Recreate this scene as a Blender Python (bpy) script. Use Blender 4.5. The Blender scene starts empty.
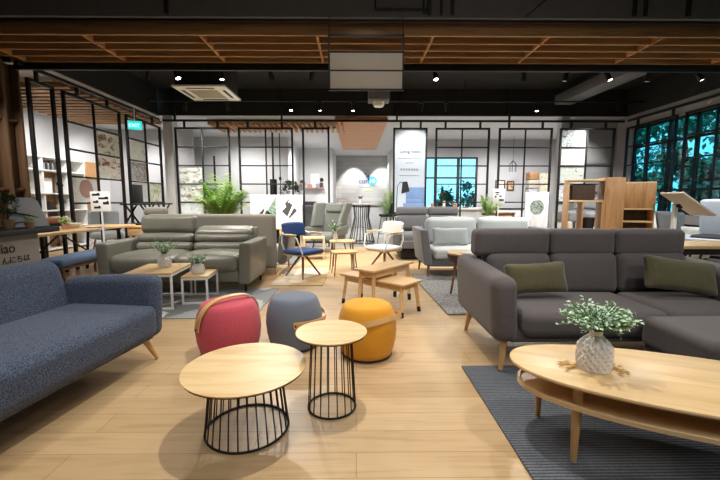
import bpy, math, random
from mathutils import Vector, Matrix, Euler
random.seed(7)
PI = math.pi
SC = bpy.context.scene
COL = SC.collection
R = math.radians

# ------------------------------------------------------------------ materials
def C(h):
    h = h.lstrip('#')
    v = [int(h[i:i + 2], 16) / 255 for i in (0, 2, 4)]
    return tuple(c / 12.92 if c <= .04045 else ((c + .055) / 1.055) ** 2.4 for c in v) + (1,)

def sh(c, k):
    return tuple(min(1, x * k) for x in c[:3]) + (1,)

def newmat(name):
    m = bpy.data.materials.new(name)
    m.use_nodes = True
    nt = m.node_tree
    return m, nt, nt.nodes['Principled BSDF']

def coords(nt, scale=(1, 1, 1), rot=(0, 0, 0)):
    tc = nt.nodes.new('ShaderNodeTexCoord')
    mp = nt.nodes.new('ShaderNodeMapping')
    mp.inputs['Scale'].default_value = scale
    mp.inputs['Rotation'].default_value = rot
    nt.links.new(tc.outputs['Object'], mp.inputs['Vector'])
    return mp.outputs['Vector']

def noise(nt, vec, scale, detail=2, rough=.5, dist=0):
    n = nt.nodes.new('ShaderNodeTexNoise')
    n.inputs['Scale'].default_value = scale
    n.inputs['Detail'].default_value = detail
    n.inputs['Roughness'].default_value = rough
    n.inputs['Distortion'].default_value = dist
    nt.links.new(vec, n.inputs['Vector'])
    return n.outputs['Fac']

def ramp(nt, fac, stops):
    r = nt.nodes.new('ShaderNodeValToRGB')
    el = r.color_ramp.elements
    while len(el) < len(stops):
        el.new(.5)
    for e, (p, c) in zip(el, stops):
        e.position = p
        e.color = c
    nt.links.new(fac, r.inputs['Fac'])
    return r.outputs['Color']

def bump(nt, b, h, strength, dist=.01):
    n = nt.nodes.new('ShaderNodeBump')
    n.inputs['Strength'].default_value = strength
    n.inputs['Distance'].default_value = dist
    nt.links.new(h, n.inputs['Height'])
    nt.links.new(n.outputs['Normal'], b.inputs['Normal'])

def plain(name, col, rough=.5, metal=0, var=.06, scale=6, bmp=0, bscale=60, spec=.5, stretch=(1, 1, 1)):
    m, nt, b = newmat(name)
    c = C(col) if isinstance(col, str) else col
    v = coords(nt, stretch)
    f = noise(nt, v, scale, 3)
    nt.links.new(ramp(nt, f, [(.3, sh(c, 1 - var)), (.7, sh(c, 1 + var))]), b.inputs['Base Color'])
    b.inputs['Roughness'].default_value = rough
    b.inputs['Metallic'].default_value = metal
    b.inputs['Specular IOR Level'].default_value = spec
    if bmp:
        bump(nt, b, noise(nt, v, bscale, 3), bmp, .004)
    return m

def fabric(name, c1, c2, scale=260, rough=.9, bmp=.35, sheen=.15):
    m, nt, b = newmat(name)
    v = coords(nt)
    f = noise(nt, v, scale, 2, .6)
    nt.links.new(ramp(nt, f, [(.36, C(c1)), (.64, C(c2))]), b.inputs['Base Color'])
    b.inputs['Roughness'].default_value = rough
    b.inputs['Specular IOR Level'].default_value = .2
    b.inputs['Sheen Weight'].default_value = sheen
    bump(nt, b, f, bmp, .003)
    return m

def wood(name, c1, c2, axis='x', scale=9, rough=.45, stretch=14):
    m, nt, b = newmat(name)
    s = {'x': (1, stretch, stretch), 'y': (stretch, 1, stretch), 'z': (stretch, stretch, 1)}[axis]
    v = coords(nt, s)
    f = noise(nt, v, scale / 6, 5, .6, .6)
    nt.links.new(ramp(nt, f, [(.3, C(c1)), (.55, C(c2)), (.75, sh(C(c2), 1.08))]), b.inputs['Base Color'])
    b.inputs['Roughness'].default_value = rough
    bump(nt, b, f, .08, .002)
    return m

def emit(name, col, s):
    m, nt, b = newmat(name)
    b.inputs['Base Color'].default_value = C(col)
    b.inputs['Emission Color'].default_value = C(col)
    b.inputs['Emission Strength'].default_value = s
    return m

def floor_mat():
    m, nt, b = newmat('oak_planks')
    v = coords(nt)
    br = nt.nodes.new('ShaderNodeTexBrick')
    br.offset = .37
    br.inputs['Scale'].default_value = 1
    br.inputs['Brick Width'].default_value = 1.35
    br.inputs['Row Height'].default_value = .165
    br.inputs['Mortar Size'].default_value = .0016
    br.inputs['Mortar Smooth'].default_value = .3
    br.inputs['Bias'].default_value = 0
    br.inputs['Color1'].default_value = C('#c8ab83')
    br.inputs['Color2'].default_value = C('#ba9c74')
    br.inputs['Mortar'].default_value = C('#8a6c45')
    nt.links.new(v, br.inputs['Vector'])
    v2 = coords(nt, (.9, 13, 1))
    f = noise(nt, v2, 2.2, 6, .62, .5)
    g = ramp(nt, f, [(.25, (.66, .62, .56, 1)), (.5, (.95, .94, .93, 1)), (.8, (1.0, 1.0, 1.0, 1))])
    mx = nt.nodes.new('ShaderNodeMix')
    mx.data_type = 'RGBA'
    mx.blend_type = 'MULTIPLY'
    mx.inputs['Factor'].default_value = .8
    nt.links.new(br.outputs['Color'], mx.inputs['A'])
    nt.links.new(g, mx.inputs['B'])
    nt.links.new(mx.outputs['Result'], b.inputs['Base Color'])
    b.inputs['Roughness'].default_value = .38
    bump(nt, b, f, .06, .002)
    return m

def brickmat(name, c1, c2, mortar, w, h, ms, rough=.5, rot=(0, 0, 0), var=True):
    m, nt, b = newmat(name)
    v = coords(nt, (1, 1, 1), rot)
    br = nt.nodes.new('ShaderNodeTexBrick')
    br.inputs['Scale'].default_value = 1
    br.inputs['Brick Width'].default_value = w
    br.inputs['Row Height'].default_value = h
    br.inputs['Mortar Size'].default_value = ms
    br.inputs['Color1'].default_value = C(c1)
    br.inputs['Color2'].default_value = C(c2)
    br.inputs['Mortar'].default_value = C(mortar)
    nt.links.new(v, br.inputs['Vector'])
    out = br.outputs['Color']
    nt.links.new(out, b.inputs['Base Color'])
    b.inputs['Roughness'].default_value = rough
    return m

def patch_mat(name, cols, scale, rough=.95, kind='voronoi', rot=.6):
    m, nt, b = newmat(name)
    v = coords(nt, (1, 1, 1), (0, 0, rot))
    t = nt.nodes.new('ShaderNodeTexVoronoi')
    t.distance = 'CHEBYCHEV'
    t.inputs['Scale'].default_value = scale
    nt.links.new(v, t.inputs['Vector'])
    sx = nt.nodes.new('ShaderNodeSeparateColor')
    nt.links.new(t.outputs['Color'], sx.inputs['Color'])
    n = len(cols)
    col = ramp(nt, sx.outputs['Red'], [((i + .5) / n, C(c)) for i, c in enumerate(cols)])
    nt.links.new(col, b.inputs['Base Color'])
    b.inputs['Roughness'].default_value = rough
    return m

def photo_mat(name, cols, scale=5, seed=0):
    """a printed photograph: blocks and smudges of a furnished room"""
    m, nt, b = newmat(name)
    tc = nt.nodes.new('ShaderNodeTexCoord')
    mp = nt.nodes.new('ShaderNodeMapping')
    mp.inputs['Location'].default_value = (seed * 3.1, seed * 1.7, seed)
    nt.links.new(tc.outputs['Generated'], mp.inputs['Vector'])
    f = noise(nt, mp.outputs['Vector'], scale, 4, .65, 1.2)
    n = len(cols)
    nt.links.new(ramp(nt, f, [(.30 + .24 * i / (n - 1), C(c)) for i, c in enumerate(cols)]), b.inputs['Base Color'])
    b.inputs['Roughness'].default_value = .35
    return m

MT = {}
def mk(**k):
    MT.update(k)

mk(floor=floor_mat(),
   tile=brickmat('grey_tile', '#a3a39f', '#999a96', '#858582', .6, .6, .004, .25),
   white=plain('white_paint', '#c9c9cb', .7, 0, .02, 3),
   greywall=plain('grey_paint', '#a9a9ac', .75, 0, .02, 3),
   logowall=brickmat('whitewashed_brick', '#b5b3b0', '#a5a4a2', '#98979a', 1.3, .19, .008, .8, (R(90), 0, 0)),
   blackceil=plain('black_ceiling_paint', '#17171a', .8, 0, .15, 40),
   darkgrey=plain('dark_grey_panel', '#616265', .7, 0, .06, 9),
   duct=plain('grey_duct', '#5b5c60', .6, 0, .05, 8),
   black=plain('black_metal', '#09090a', .55, .0, .1, 20),
   blackplastic=plain('black_plastic', '#151517', .4, 0, .1, 20),
   steel=plain('brushed_steel', '#b9bcc0', .3, 1, .05, 30),
   whitemetal=plain('white_metal', '#e6e6e4', .4, 0, .02, 8),
   whitegloss=plain('white_gloss', '#e9e9e8', .25, 0, .02, 6),
   paper=plain('white_board', '#f0f0ee', .6, 0, .01, 3),
   cream=plain('cream_panel', '#b3aa9d', .6, 0, .02, 4),
   slat=wood('canopy_wood', '#7c5b3a', '#a07b50', 'x', 7, .6),
   slatz=wood('portal_wood', '#4c3929', '#654a33', 'z', 7, .6),
   slaty=wood('canopy_wood_long', '#8f6338', '#b5824d', 'y', 7, .6),
   panelwood=wood('knotty_panel', '#a06a38', '#bd8350', 'x', 9, .5, 6),
   oak=wood('pale_oak', '#c9a46f', '#dabd8b', 'x', 9, .4, 9),
   oakx=wood('golden_oak', '#c8a673', '#dabb8c', 'x', 8, .4, 10),
   oakedge=plain('oak_edge', '#c79f66', .45, 0, .08, 20),
   oakz=wood('oak_upright', '#946a43', '#b48a5c', 'z', 10, .5, 9),
   beech=wood('beech', '#c49b68', '#d8b483', 'x', 10, .45, 10),
   leg=plain('ash_leg', '#c99f6a', .45, 0, .08, 14, stretch=(1, 1, .15)),
   walnut=plain('walnut_leg', '#7c543a', .45, 0, .12, 14, stretch=(1, 1, .15)),
   bent=plain('bentwood', '#d3a871', .4, 0, .08, 12),
   navy=fabric('navy_tweed', '#262e40', '#5f6a80', 170, .92, .5),
   leather=plain('olive_grey_leather', '#78766c', .38, 0, .07, 5, .22, 45, .5),
   leatherlite=plain('pale_leather_panel', '#8d8c82', .42, 0, .05, 5, .2, 45, .5),
   taupe=fabric('taupe_weave', '#6d6860', '#8b857b', 300),
   charcoal=fabric('charcoal_weave', '#4e494a', '#6a6465', 330, .92, .3),
   charlight=fabric('dark_grey_weave', '#4d4d50', '#68686b', 330),
   lightgrey=fabric('light_grey_weave', '#9aa1a4', '#b6bcbe', 300),
   midgrey=fabric('mid_grey_weave', '#65666a', '#7d7e82', 300),
   palegrey=fabric('pale_grey_weave', '#b9bdbd', '#d2d5d4', 300),
   olivecush=fabric('olive_velvet', '#4a4731', '#625d42', 200, .8, .2, .4),
   red=fabric('coral_red_felt', '#b54252', '#cf5f6c', 280),
   pgrey=fabric('blue_grey_felt', '#5f6675', '#7c8392', 280),
   mustard=fabric('mustard_felt', '#cf8a22', '#e6a838', 280),
   blueseat=fabric('blue_seat_cloth', '#1d335f', '#34508a', 220),
   benchblue=fabric('denim_bench_cloth', '#3d4f69', '#5f7390', 200),
   whiteseat=plain('white_seat_shell', '#e2e2e0', .5, 0, .02, 8),
   wingcloth=fabric('sage_grey_cloth', '#5e625e', '#777b75', 260),
   bluepale=plain('ice_blue_leather', '#a9b6c9', .4, 0, .04, 6),
   bluechair=plain('printed_blue', '#6f8fc0', .6, 0, .06, 5),
   rugdark=None, shag=None,
   rugpatch=patch_mat('grey_patchwork_rug', ['#747676', '#949797', '#aeb1b0', '#828484', '#bcbfbe'], 2.6),
   rugbeige=patch_mat('sand_patchwork_rug', ['#b39468', '#d8cdb8', '#a88a60', '#e0d8c8', '#bda079'], 2.1),
   palmmid=plain('palm_green', '#8cb562', .5, 0, .3, 20),
   leaf=plain('leaf_green', '#4d7a38', .5, 0, .35, 30),
   leafdark=plain('leaf_dark', '#2c4a25', .5, 0, .35, 30),
   leafpale=plain('leaf_pale_mint', '#b4cdb4', .55, 0, .25, 40),
   leaflime=plain('leaf_lime', '#bcd488', .5, 0, .3, 20),
   leafout=plain('tree_leaf', '#6aa88a', .55, 0, .4, 3),
   bark=plain('bark', '#4a3d30', .9, 0, .2, 20),
   dry=plain('dried_gold_sprig', '#b98d2e', .7, 0, .2, 40),
   soil=plain('soil', '#2b211a', .95, 0, .2, 60),
   ceram=plain('white_ceramic', '#eeebe9', .3, 0, .03, 12),
   ceramgrey=plain('stone_ceramic', '#d9d2d0', .4, 0, .08, 40),
   pot=plain('clay_pot', '#8a6a52', .8, 0, .1, 20),
   kiosk=plain('kiosk_taupe', '#8f857b', .7, 0, .05, 5),
   ink=plain('black_ink', '#1c1c1e', .7, 0, .05, 10),
   inkgrey=plain('grey_ink', '#8d949c', .7, 0, .05, 10),
   inkblue=plain('navy_ink', '#1f4f86', .6, 0, .05, 10),
   inkteal=plain('teal_ink', '#2b9fc4', .6, 0, .05, 10),
   inkgreen=plain('green_ink', '#9ccb7a', .6, 0, .05, 10),
   poster_green=photo_mat('green_map_print', ['#24463c', '#4f8a76', '#9cc4b0', '#5a4a44'], 9, 3),
   marble=photo_mat('marble_print', ['#b9bcc6', '#d8dae2', '#e6e8ee'], 3, 1),
   sheen=plain('pale_blue_print', '#bccadb', .5, 0, .02, 2),
   shade=plain('dark_wicker', '#4b3a30', .8, 0, .3, 40, .5, 80),
   cork=wood('terrace_wood', '#8c6540', '#a67c52', 'x', 10, .5, 9),
   rattan=plain('rose_copper', '#b58574', .5, .2, .1, 10),
   lens=emit('lamp_lens', '#fff6e6', 30),
   downl=emit('downlight_lens', '#ffffff', 18),
   exitm=emit('exit_sign_face', '#16c9c0', 1.4),
   exitt=emit('exit_letters', '#d8fffb', 2.0),
   )

def rug_mat(name, c1, c2, axis, scale):
    m, nt, b = newmat(name)
    v = coords(nt)
    w = nt.nodes.new('ShaderNodeTexWave')
    w.bands_direction = axis
    w.inputs['Scale'].default_value = scale
    w.inputs['Distortion'].default_value = 1.5
    w.inputs['Detail'].default_value = 2
    w.inputs['Detail Scale'].default_value = 6
    nt.links.new(v, w.inputs['Vector'])
    nt.links.new(ramp(nt, w.outputs['Fac'], [(.2, C(c1)), (.8, C(c2))]), b.inputs['Base Color'])
    b.inputs['Roughness'].default_value = .95
    b.inputs['Specular IOR Level'].default_value = .1
    bump(nt, b, w.outputs['Fac'], .7, .008)
    return m
MT['rugdark'] = rug_mat('charcoal_braided_rug', '#4b4f56', '#757a82', 'Y', 17)
MT['shag'] = fabric('grey_shag', '#6e6e6f', '#a5a4a3', 42, .98, 1.0)
MT['shagdark'] = fabric('dark_grey_pile', '#55575b', '#707378', 60, .98, .8)

def glass_mat(name, tint, ior=1.45):
    m = bpy.data.materials.new(name)
    m.use_nodes = True
    nt = m.node_tree
    nt.nodes.clear()
    o = nt.nodes.new('ShaderNodeOutputMaterial')
    tr = nt.nodes.new('ShaderNodeBsdfTransparent')
    tr.inputs['Color'].default_value = tint
    gl = nt.nodes.new('ShaderNodeBsdfGlossy')
    gl.inputs['Roughness'].default_value = .02
    mx = nt.nodes.new('ShaderNodeMixShader')
    mx.inputs[0].default_value = .05
    nt.links.new(tr.outputs[0], mx.inputs[1])
    nt.links.new(gl.outputs[0], mx.inputs[2])
    nt.links.new(mx.outputs[0], o.inputs['Surface'])
    return m
MT['glass'] = glass_mat('tinted_window_glass', (.42, .78, .86, 1))
MT['glassclear'] = glass_mat('window_glass', (.75, .96, .98, 1))

# ------------------------------------------------------------------ mesh builder
def rotm(rx=0, ry=0, rz=0):
    return Euler((R(rx), R(ry), R(rz))).to_matrix().to_4x4()

def TM(x=0, y=0, z=0, rx=0, ry=0, rz=0):
    return Matrix.Translation((x, y, z)) @ rotm(rx, ry, rz)

class MB:
    def __init__(s):
        s.v, s.f = [], []
    def raw(s, vs, fs, M=None):
        b = len(s.v)
        if M is not None:
            vs = [M @ Vector(v) for v in vs]
        s.v.extend(tuple(v) for v in vs)
        s.f.extend(tuple(i + b for i in f) for f in fs)
        return s
    def grid6(s, size, ts, shape, M=None):
        idx, vs, fs = {}, [], []
        def vid(u):
            k = tuple(round(c, 6) for c in u)
            if k not in idx:
                idx[k] = len(vs)
                vs.append(shape(u))
            return idx[k]
        for ax in range(3):
            a, b = (ax + 1) % 3, (ax + 2) % 3
            for sg in (-1, 1):
                ta, tb = ts[a], ts[b]
                for i in range(len(ta) - 1):
                    for j in range(len(tb) - 1):
                        q = []
                        for (p, r) in ((i, j), (i + 1, j), (i + 1, j + 1), (i, j + 1)):
                            u = [0, 0, 0]
                            u[ax] = sg
                            u[a] = ta[p]
                            u[b] = tb[r]
                            q.append(vid(u))
                        fs.append(q if sg > 0 else q[::-1])
        return s.raw(vs, fs, M)
    def box(s, c, size, bev=.004, M=None, rot=None):
        h = [d / 2 for d in size]
        r = min(bev, min(h) * .45)
        if r <= 0:
            ts = [(-1, 1)] * 3
        else:
            ts = [(-1, -1 + r / h[k], 1 - r / h[k], 1) for k in range(3)]
        def shape(u):
            p = [u[k] * h[k] for k in range(3)]
            if r <= 0:
                return p
            q = [max(-(h[k] - r), min(h[k] - r, p[k])) for k in range(3)]
            d = Vector([p[k] - q[k] for k in range(3)])
            d = d.normalized() * r if d.length > 0 else d
            return [q[k] + d[k] for k in range(3)]
        L = Matrix.Translation(c)
        if rot is not None:
            L = L @ rotm(*rot)
        return s.grid6(size, ts, shape, (M @ L) if M is not None else L)
    def soft(s, c, size, r=.05, puff=(0, 0, 0), n=8, rot=(0, 0, 0), fn=None, wr=0, M=None):
        h = [d / 2 for d in size]
        r = min(r, min(h) * .98)
        t = [math.sin(PI / 2 * (-1 + 2 * i / n)) for i in range(n + 1)]
        ts = []
        for k in range(3):
            e = 1 - r / h[k]
            edge = [e + (1 - e) * j / 3 for j in range(1, 4)]
            core = [e * x for x in t]
            ts.append([-x for x in edge[::-1]] + core + edge)
        ph = random.uniform(0, 6)
        def shape(u):
            p = [u[k] * h[k] for k in range(3)]
            q = [max(-(h[k] - r), min(h[k] - r, p[k])) for k in range(3)]
            d = Vector([p[k] - q[k] for k in range(3)])
            d = d.normalized() * r if d.length > 0 else d
            p = [q[k] + d[k] for k in range(3)]
            for k in range(3):
                a, b = (k + 1) % 3, (k + 2) % 3
                p[k] += puff[k] * u[k] * (1 - u[a] ** 2) * (1 - u[b] ** 2)
            if wr:
                w = wr * math.sin(p[0] * 23 + ph) * math.sin(p[1] * 19 + ph * 2) + wr * .6 * math.sin(p[0] * 41 + p[2] * 37 + ph)
                p[2] += w
                p[1] += w * .6
            if fn:
                p = fn(*p)
            return p
        L = Matrix.Translation(c) @ rotm(*rot)
        return s.grid6(size, ts, shape, (M @ L) if M is not None else L)
    def tube(s, pts, r, seg=8, closed=False, M=None, flat=1.0):
        pts = [Vector(p) for p in pts]
        n = len(pts)
        rr = r if isinstance(r, (list, tuple)) else [r] * n
        tang = []
        for i in range(n):
            a = pts[i - 1] if (i > 0 or closed) else pts[i]
            b = pts[(i + 1) % n] if (i < n - 1 or closed) else pts[i]
            tang.append((b - a).normalized())
        up = Vector((0, 0, 1)) if abs(tang[0].z) < .9 else Vector((1, 0, 0))
        nx = tang[0].cross(up).normalized()
        vs, fs = [], []
        for i in range(n):
            nx = (nx - tang[i] * nx.dot(tang[i])).normalized()
            ny = tang[i].cross(nx)
            for k in range(seg):
                a = 2 * PI * k / seg
                vs.append(pts[i] + nx * math.cos(a) * rr[i] + ny * math.sin(a) * rr[i] * flat)
        for i in range(n if closed else n - 1):
            j = (i + 1) % n
            for k in range(seg):
                l = (k + 1) % seg
                fs.append((i * seg + k, i * seg + l, j * seg + l, j * seg + k))
        if not closed:
            fs.append(tuple(range(seg))[::-1])
            fs.append(tuple((n - 1) * seg + k for k in range(seg)))
        return s.raw(vs, fs, M)
    def lathe(s, prof, seg=32, c=(0, 0, 0), M=None, fn=None):
        vs, fs = [], []
        for i, (r, z) in enumerate(prof):
            for k in range(seg):
                a = 2 * PI * k / seg
                rr = fn(i, k, r) if fn else r
                vs.append((c[0] + rr * math.cos(a), c[1] + rr * math.sin(a), c[2] + z))
        n = len(prof)
        for i in range(n - 1):
            for k in range(seg):
                l = (k + 1) % seg
                fs.append((i * seg + k, i * seg + l, (i + 1) * seg + l, (i + 1) * seg + k))
        if prof[0][0] > 1e-6:
            fs.append(tuple(range(seg))[::-1])
        if prof[-1][0] > 1e-6:
            fs.append(tuple((n - 1) * seg + k for k in range(seg)))
        return s.raw(vs, fs, M)
    def slab(s, outline, levels, M=None):
        """outline: convex list of (x,y) ccw; levels: list of (inset, z)"""
        n = len(outline)
        nr = []
        for i in range(n):
            a, b = Vector(outline[i - 1]), Vector(outline[(i + 1) % n])
            t = (b - a).normalized()
            nr.append(Vector((t.y, -t.x)))
        vs, fs = [], []
        for (o, z) in levels:
            for i in range(n):
                vs.append((outline[i][0] - nr[i].x * o, outline[i][1] - nr[i].y * o, z))
        for l in range(len(levels) - 1):
            for i in range(n):
                j = (i + 1) % n
                fs.append((l * n + i, l * n + j, (l + 1) * n + j, (l + 1) * n + i))
        fs.append(tuple(range(n))[::-1])
        fs.append(tuple((len(levels) - 1) * n + i for i in range(n)))
        return s.raw(vs, fs, M)
    def prism(s, poly, d, M=None):
        """poly in local xz plane, extruded d along y (centred)"""
        n = len(poly)
        vs = [(x, -d / 2, z) for x, z in poly] + [(x, d / 2, z) for x, z in poly]
        fs = [tuple(range(n)), tuple(range(2 * n - 1, n - 1, -1))]
        for i in range(n):
            j = (i + 1) % n
            fs.append((i, i + n, j + n, j))
        return s.raw(vs, fs, M)
    def leaf(s, p, d, up, L, W, bend=.15):
        p, d = Vector(p), Vector(d).normalized()
        sd = d.cross(Vector(up))
        if sd.length < 1e-3:
            sd = d.cross(Vector((1, 0, 0)))
        sd.normalize()
        nn = sd.cross(d)
        m = p + d * L * .5 - nn * L * bend * .2
        t = p + d * L - nn * L * bend
        vs = [p, m + sd * W / 2 + nn * W * .15, t, m - sd * W / 2 + nn * W * .15, m]
        return s.raw(vs, [(0, 1, 4), (1, 2, 4), (2, 3, 4), (3, 0, 4)])
    def build(s, name, mat, parent=None, angle=38, flat=False):
        me = bpy.data.meshes.new(name)
        me.from_pydata(s.v, [], s.f)
        me.update()
        if not flat:
            me.shade_smooth()
            me.set_sharp_from_angle(angle=R(angle))
        me.materials.append(MT[mat] if isinstance(mat, str) else mat)
        o = bpy.data.objects.new(name, me)
        COL.objects.link(o)
        if parent is not None:
            o.parent = parent
        return o

def tag(o, label, cat, group=None, kind=None):
    o['label'] = label
    o['category'] = cat
    if group:
        o['group'] = group
    if kind:
        o['kind'] = kind
    return o

def thing(name, label, cat, loc=(0, 0, 0), rz=0, group=None):
    o = bpy.data.objects.new(name, None)
    o.empty_display_size = .1
    COL.objects.link(o)
    o.location = loc
    o.rotation_euler = (0, 0, R(rz))
    return tag(o, label, cat, group)

def solo(name, mb, mat, label, cat, loc=(0, 0, 0), rz=0, group=None, **k):
    o = mb.build(name, mat, None, **k)
    o.location = loc
    o.rotation_euler = (0, 0, R(rz))
    return tag(o, label, cat, group)

def struct(name, mb, mat, label, cat, **k):
    o = mb.build(name, mat, None, **k)
    return tag(o, label, cat, None, 'structure')

def plabel(o, label):
    o['label'] = label
    return o

def dup(root, loc, rz=0, label=None, group=None, name=None):
    r = root.copy()
    COL.objects.link(r)
    r.location = loc
    r.rotation_euler = (0, 0, R(rz))
    if label:
        r['label'] = label
    if group:
        r['group'] = group
    for ch in list(root.children):
        c = ch.copy()
        COL.objects.link(c)
        c.parent = r
        for g in ch.children:
            d = g.copy()
            COL.objects.link(d)
            d.parent = c
    return r

def B(c, size, bev=.004, **k):
    return MB().box(c, size, bev, **k)

def text(name, s, size, mat, parent, M, ext=.001, align='LEFT', spacing=1.0, xs=1.0):
    cu = bpy.data.curves.new(name, 'FONT')
    cu.body = s
    cu.size = size
    cu.extrude = ext
    cu.align_x = align
    cu.space_character = spacing
    tmp = bpy.data.objects.new(name + '_src', cu)
    COL.objects.link(tmp)
    dg = bpy.context.evaluated_depsgraph_get()
    me = bpy.data.meshes.new_from_object(tmp.evaluated_get(dg))
    bpy.data.objects.remove(tmp)
    me.transform(M @ Matrix.Scale(xs, 4, (1, 0, 0)))
    me.materials.clear()
    me.materials.append(MT[mat])
    o = bpy.data.objects.new(name, me)
    COL.objects.link(o)
    o.parent = parent
    return o

FACE = rotm(90, 0, 0)              # text plane xy -> facing -y
def taper_leg(x, y, z1, dx, dy, z0=.0, r1=.022, r0=.013):
    """leg from (x,y,z1) down to (x+dx,y+dy,z0)"""
    return MB().tube([(x + dx, y + dy, z0), (x + dx * .5, y + dy * .5, (z0 + z1) / 2), (x, y, z1)], [r0, (r0 + r1) / 2, r1], 12)

# ------------------------------------------------------------------ the room
YP, XL, XR = 9.5, -4.85, 6.80        # glazed-grid partition, left grid line, right grid line
def wallbox(x0, x1, y0, y1, z0, z1):
    return B(((x0 + x1) / 2, (y0 + y1) / 2, (z0 + z1) / 2), (x1 - x0, y1 - y0, z1 - z0), 0)

struct('floor', wallbox(-7.7, 7.3, -2.6, 9.45, -.1, 0), 'floor', 'pale oak plank floor of the showroom', 'floor')
struct('floor_tile', wallbox(-7.7, 7.3, 9.45, 18.2, -.1, 0), 'tile', 'grey tiled floor beyond the black metal partition', 'floor')
struct('ceiling', wallbox(-5.2, 7.3, 5.75, 9.62, 3.95, 4.05), 'blackceil', 'black painted ceiling over the sofas', 'ceiling')
struct('ceiling_front', wallbox(-7.7, 7.3, -2.6, 5.75, 4.25, 4.35), 'darkgrey', 'dark ceiling over the front of the showroom', 'ceiling')
struct('ceiling_back', wallbox(-7.7, 7.3, 9.62, 18.2, 3.305, 3.42), 'white', 'white ceiling of the rooms beyond the partition', 'ceiling')
struct('ceiling_left', wallbox(-7.7, -4.97, 5.78, 9.62, 3.305, 3.42), 'white', 'white ceiling of the side room on the left', 'ceiling')
struct('ceiling_step', wallbox(-7.7, 7.3, 5.74, 5.78, 3.22, 4.3), 'blackceil', 'black step in the ceiling behind the wooden slats', 'ceiling')
mb = MB()
mb.box((1.0, YP + .09, 3.63), (12.2, .06, .65), 0)
struct('wall_back_bulkhead', mb, 'blackceil', 'black bulkhead band above the back partition', 'wall')
mb = MB()
mb.box((-4.94, 7.6, 3.63), (.06, 3.8, .65), 0)
struct('wall_left_bulkhead', mb, 'blackceil', 'black bulkhead band above the left partition', 'wall')
mb = MB()
mb.box((1.0, 4.62, 3.79), (12.6, .05, .92), 0)
struct('wall_front_bulkhead', mb, 'darkgrey', 'dark panelled bulkhead above the wooden slat canopy', 'wall')
# outer walls
struct('wall_left', wallbox(-7.7, -7.5, -2.6, 18.2, 0, 4.3), 'white', 'white side wall behind the left partition', 'wall')
struct('wall_front', wallbox(-7.7, 7.3, -2.8, -2.6, 0, 4.3), 'greywall', 'grey wall behind the camera', 'wall')
struct('wall_left_room', wallbox(-7.5, -4.95, 11.5, 11.6, 0, 3.3), 'greywall', 'grey wall closing the left side room', 'wall')
struct('wall_left_back', wallbox(-7.5, -2.3, 12.8, 12.9, 0, 3.3), 'white', 'white wall behind the potted palm and boards', 'wall')
struct('wall_middle_back', wallbox(-2.3, -.98, 15.5, 15.6, 0, 3.3), 'white', 'white wall left of the logo niche', 'wall')
struct('wall_niche_left', wallbox(-1.02, -.95, 15.6, 18.0, 0, 3.3), 'white', 'side of the logo niche', 'wall')
struct('wall_niche_step', wallbox(-2.36, -2.3, 12.9, 15.5, 0, 3.3), 'white', 'side wall joining two white walls', 'wall')
struct('wall_logo', wallbox(-.95, 1.6, 18.0, 18.1, 0, 3.3), 'logowall', 'whitewashed board wall carrying the logo', 'wall')
struct('wall_niche_right', wallbox(1.5, 1.57, 13.2, 18.0, 0, 3.3), 'white', 'right side of the logo niche', 'wall')
mb = MB()                           # back right wall with its window opening
for a in ((1.57, 2.3, 0, 3.3), (4.3, 7.0, 0, 3.3), (2.3, 4.3, 0, .9), (2.3, 4.3, 2.7, 3.3)):
    mb.box(((a[0] + a[1]) / 2, 13.25, (a[2] + a[3]) / 2), (a[1] - a[0], .1, a[3] - a[2]), 0)
struct('wall_right_back', mb, 'greywall', 'grey wall with a bright window beyond the partition', 'wall')
struct('wall_right_return', wallbox(5.45, 6.9, 9.95, 10.05, 0, 3.3), 'greywall', 'grey wall right behind the photo grid at the right corner', 'wall')
struct('trim_column', wallbox(-4.83, -4.6, YP + .06, YP + .32, 0, 3.3), 'white', 'white corner column between left and back grids', 'column')
struct('trim_column_right', wallbox(5.2, 5.4, YP + .06, YP + .26, 0, 3.3), 'white', 'white column between two back grids', 'column')
mb = MB()                           # right window wall
XW = 6.98
for a in ((-2.6, 9.6, 0, .88), (-2.6, 9.6, 2.99, 4.3), (-2.6, 1.2, .88, 2.99), (9.42, 9.6, .88, 2.99)):
    mb.box((XW, (a[0] + a[1]) / 2, (a[2] + a[3]) / 2), (.16, a[1] - a[0], a[3] - a[2]), 0)
mb.box((XW, 13.9, 1.9), (.16, 8.6, 3.9), 0)
struct('wall_right', mb, 'greywall', 'grey window wall on the right', 'wall')

struct('wall_right_bulkhead', B((6.87, 7.7, 3.63), (.06, 3.8, .65), 0), 'blackceil', 'black bulkhead band above the window wall', 'wall')

# right window: frame with mullions and tinted glass
w = tag(bpy.data.objects.new('window_1', None), 'long tinted window with trees outside along the right wall', 'window', None, 'structure')
COL.objects.link(w)
mb = MB()
for y in (1.25, 2.6, 3.95, 5.3, 6.35, 7.05, 7.68, 8.36, 9.0, 9.4):
    mb.box((XW + .02, y, 1.935), (.07, .06, 2.11), .004)
for z in (.91, 1.42, 2.5, 2.965):
    mb.box((XW + .02, 5.3, z), (.06, 8.2, .05), .004)
mb.build('window_frame', 'black', w)
B((XW + .03, 5.3, 1.96), (.012, 8.16, 2.14), 0).build('window_pane', 'glass', w)
w = tag(bpy.data.objects.new('window_2', None), 'bright window in the wall beyond the partition', 'window', None, 'structure')
COL.objects.link(w)
mb = MB()
for x in (2.33, 2.82, 3.62, 4.27):
    mb.box((x, 13.25, 1.8), (.07 if x in (2.33, 4.27) else .1, .07, 1.8), .004)
for z in (.93, 1.98, 2.67):
    mb.box((3.3, 13.25, z), (2.0, .06, .06), .004)
mb.build('window_frame', 'black', w)
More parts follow.
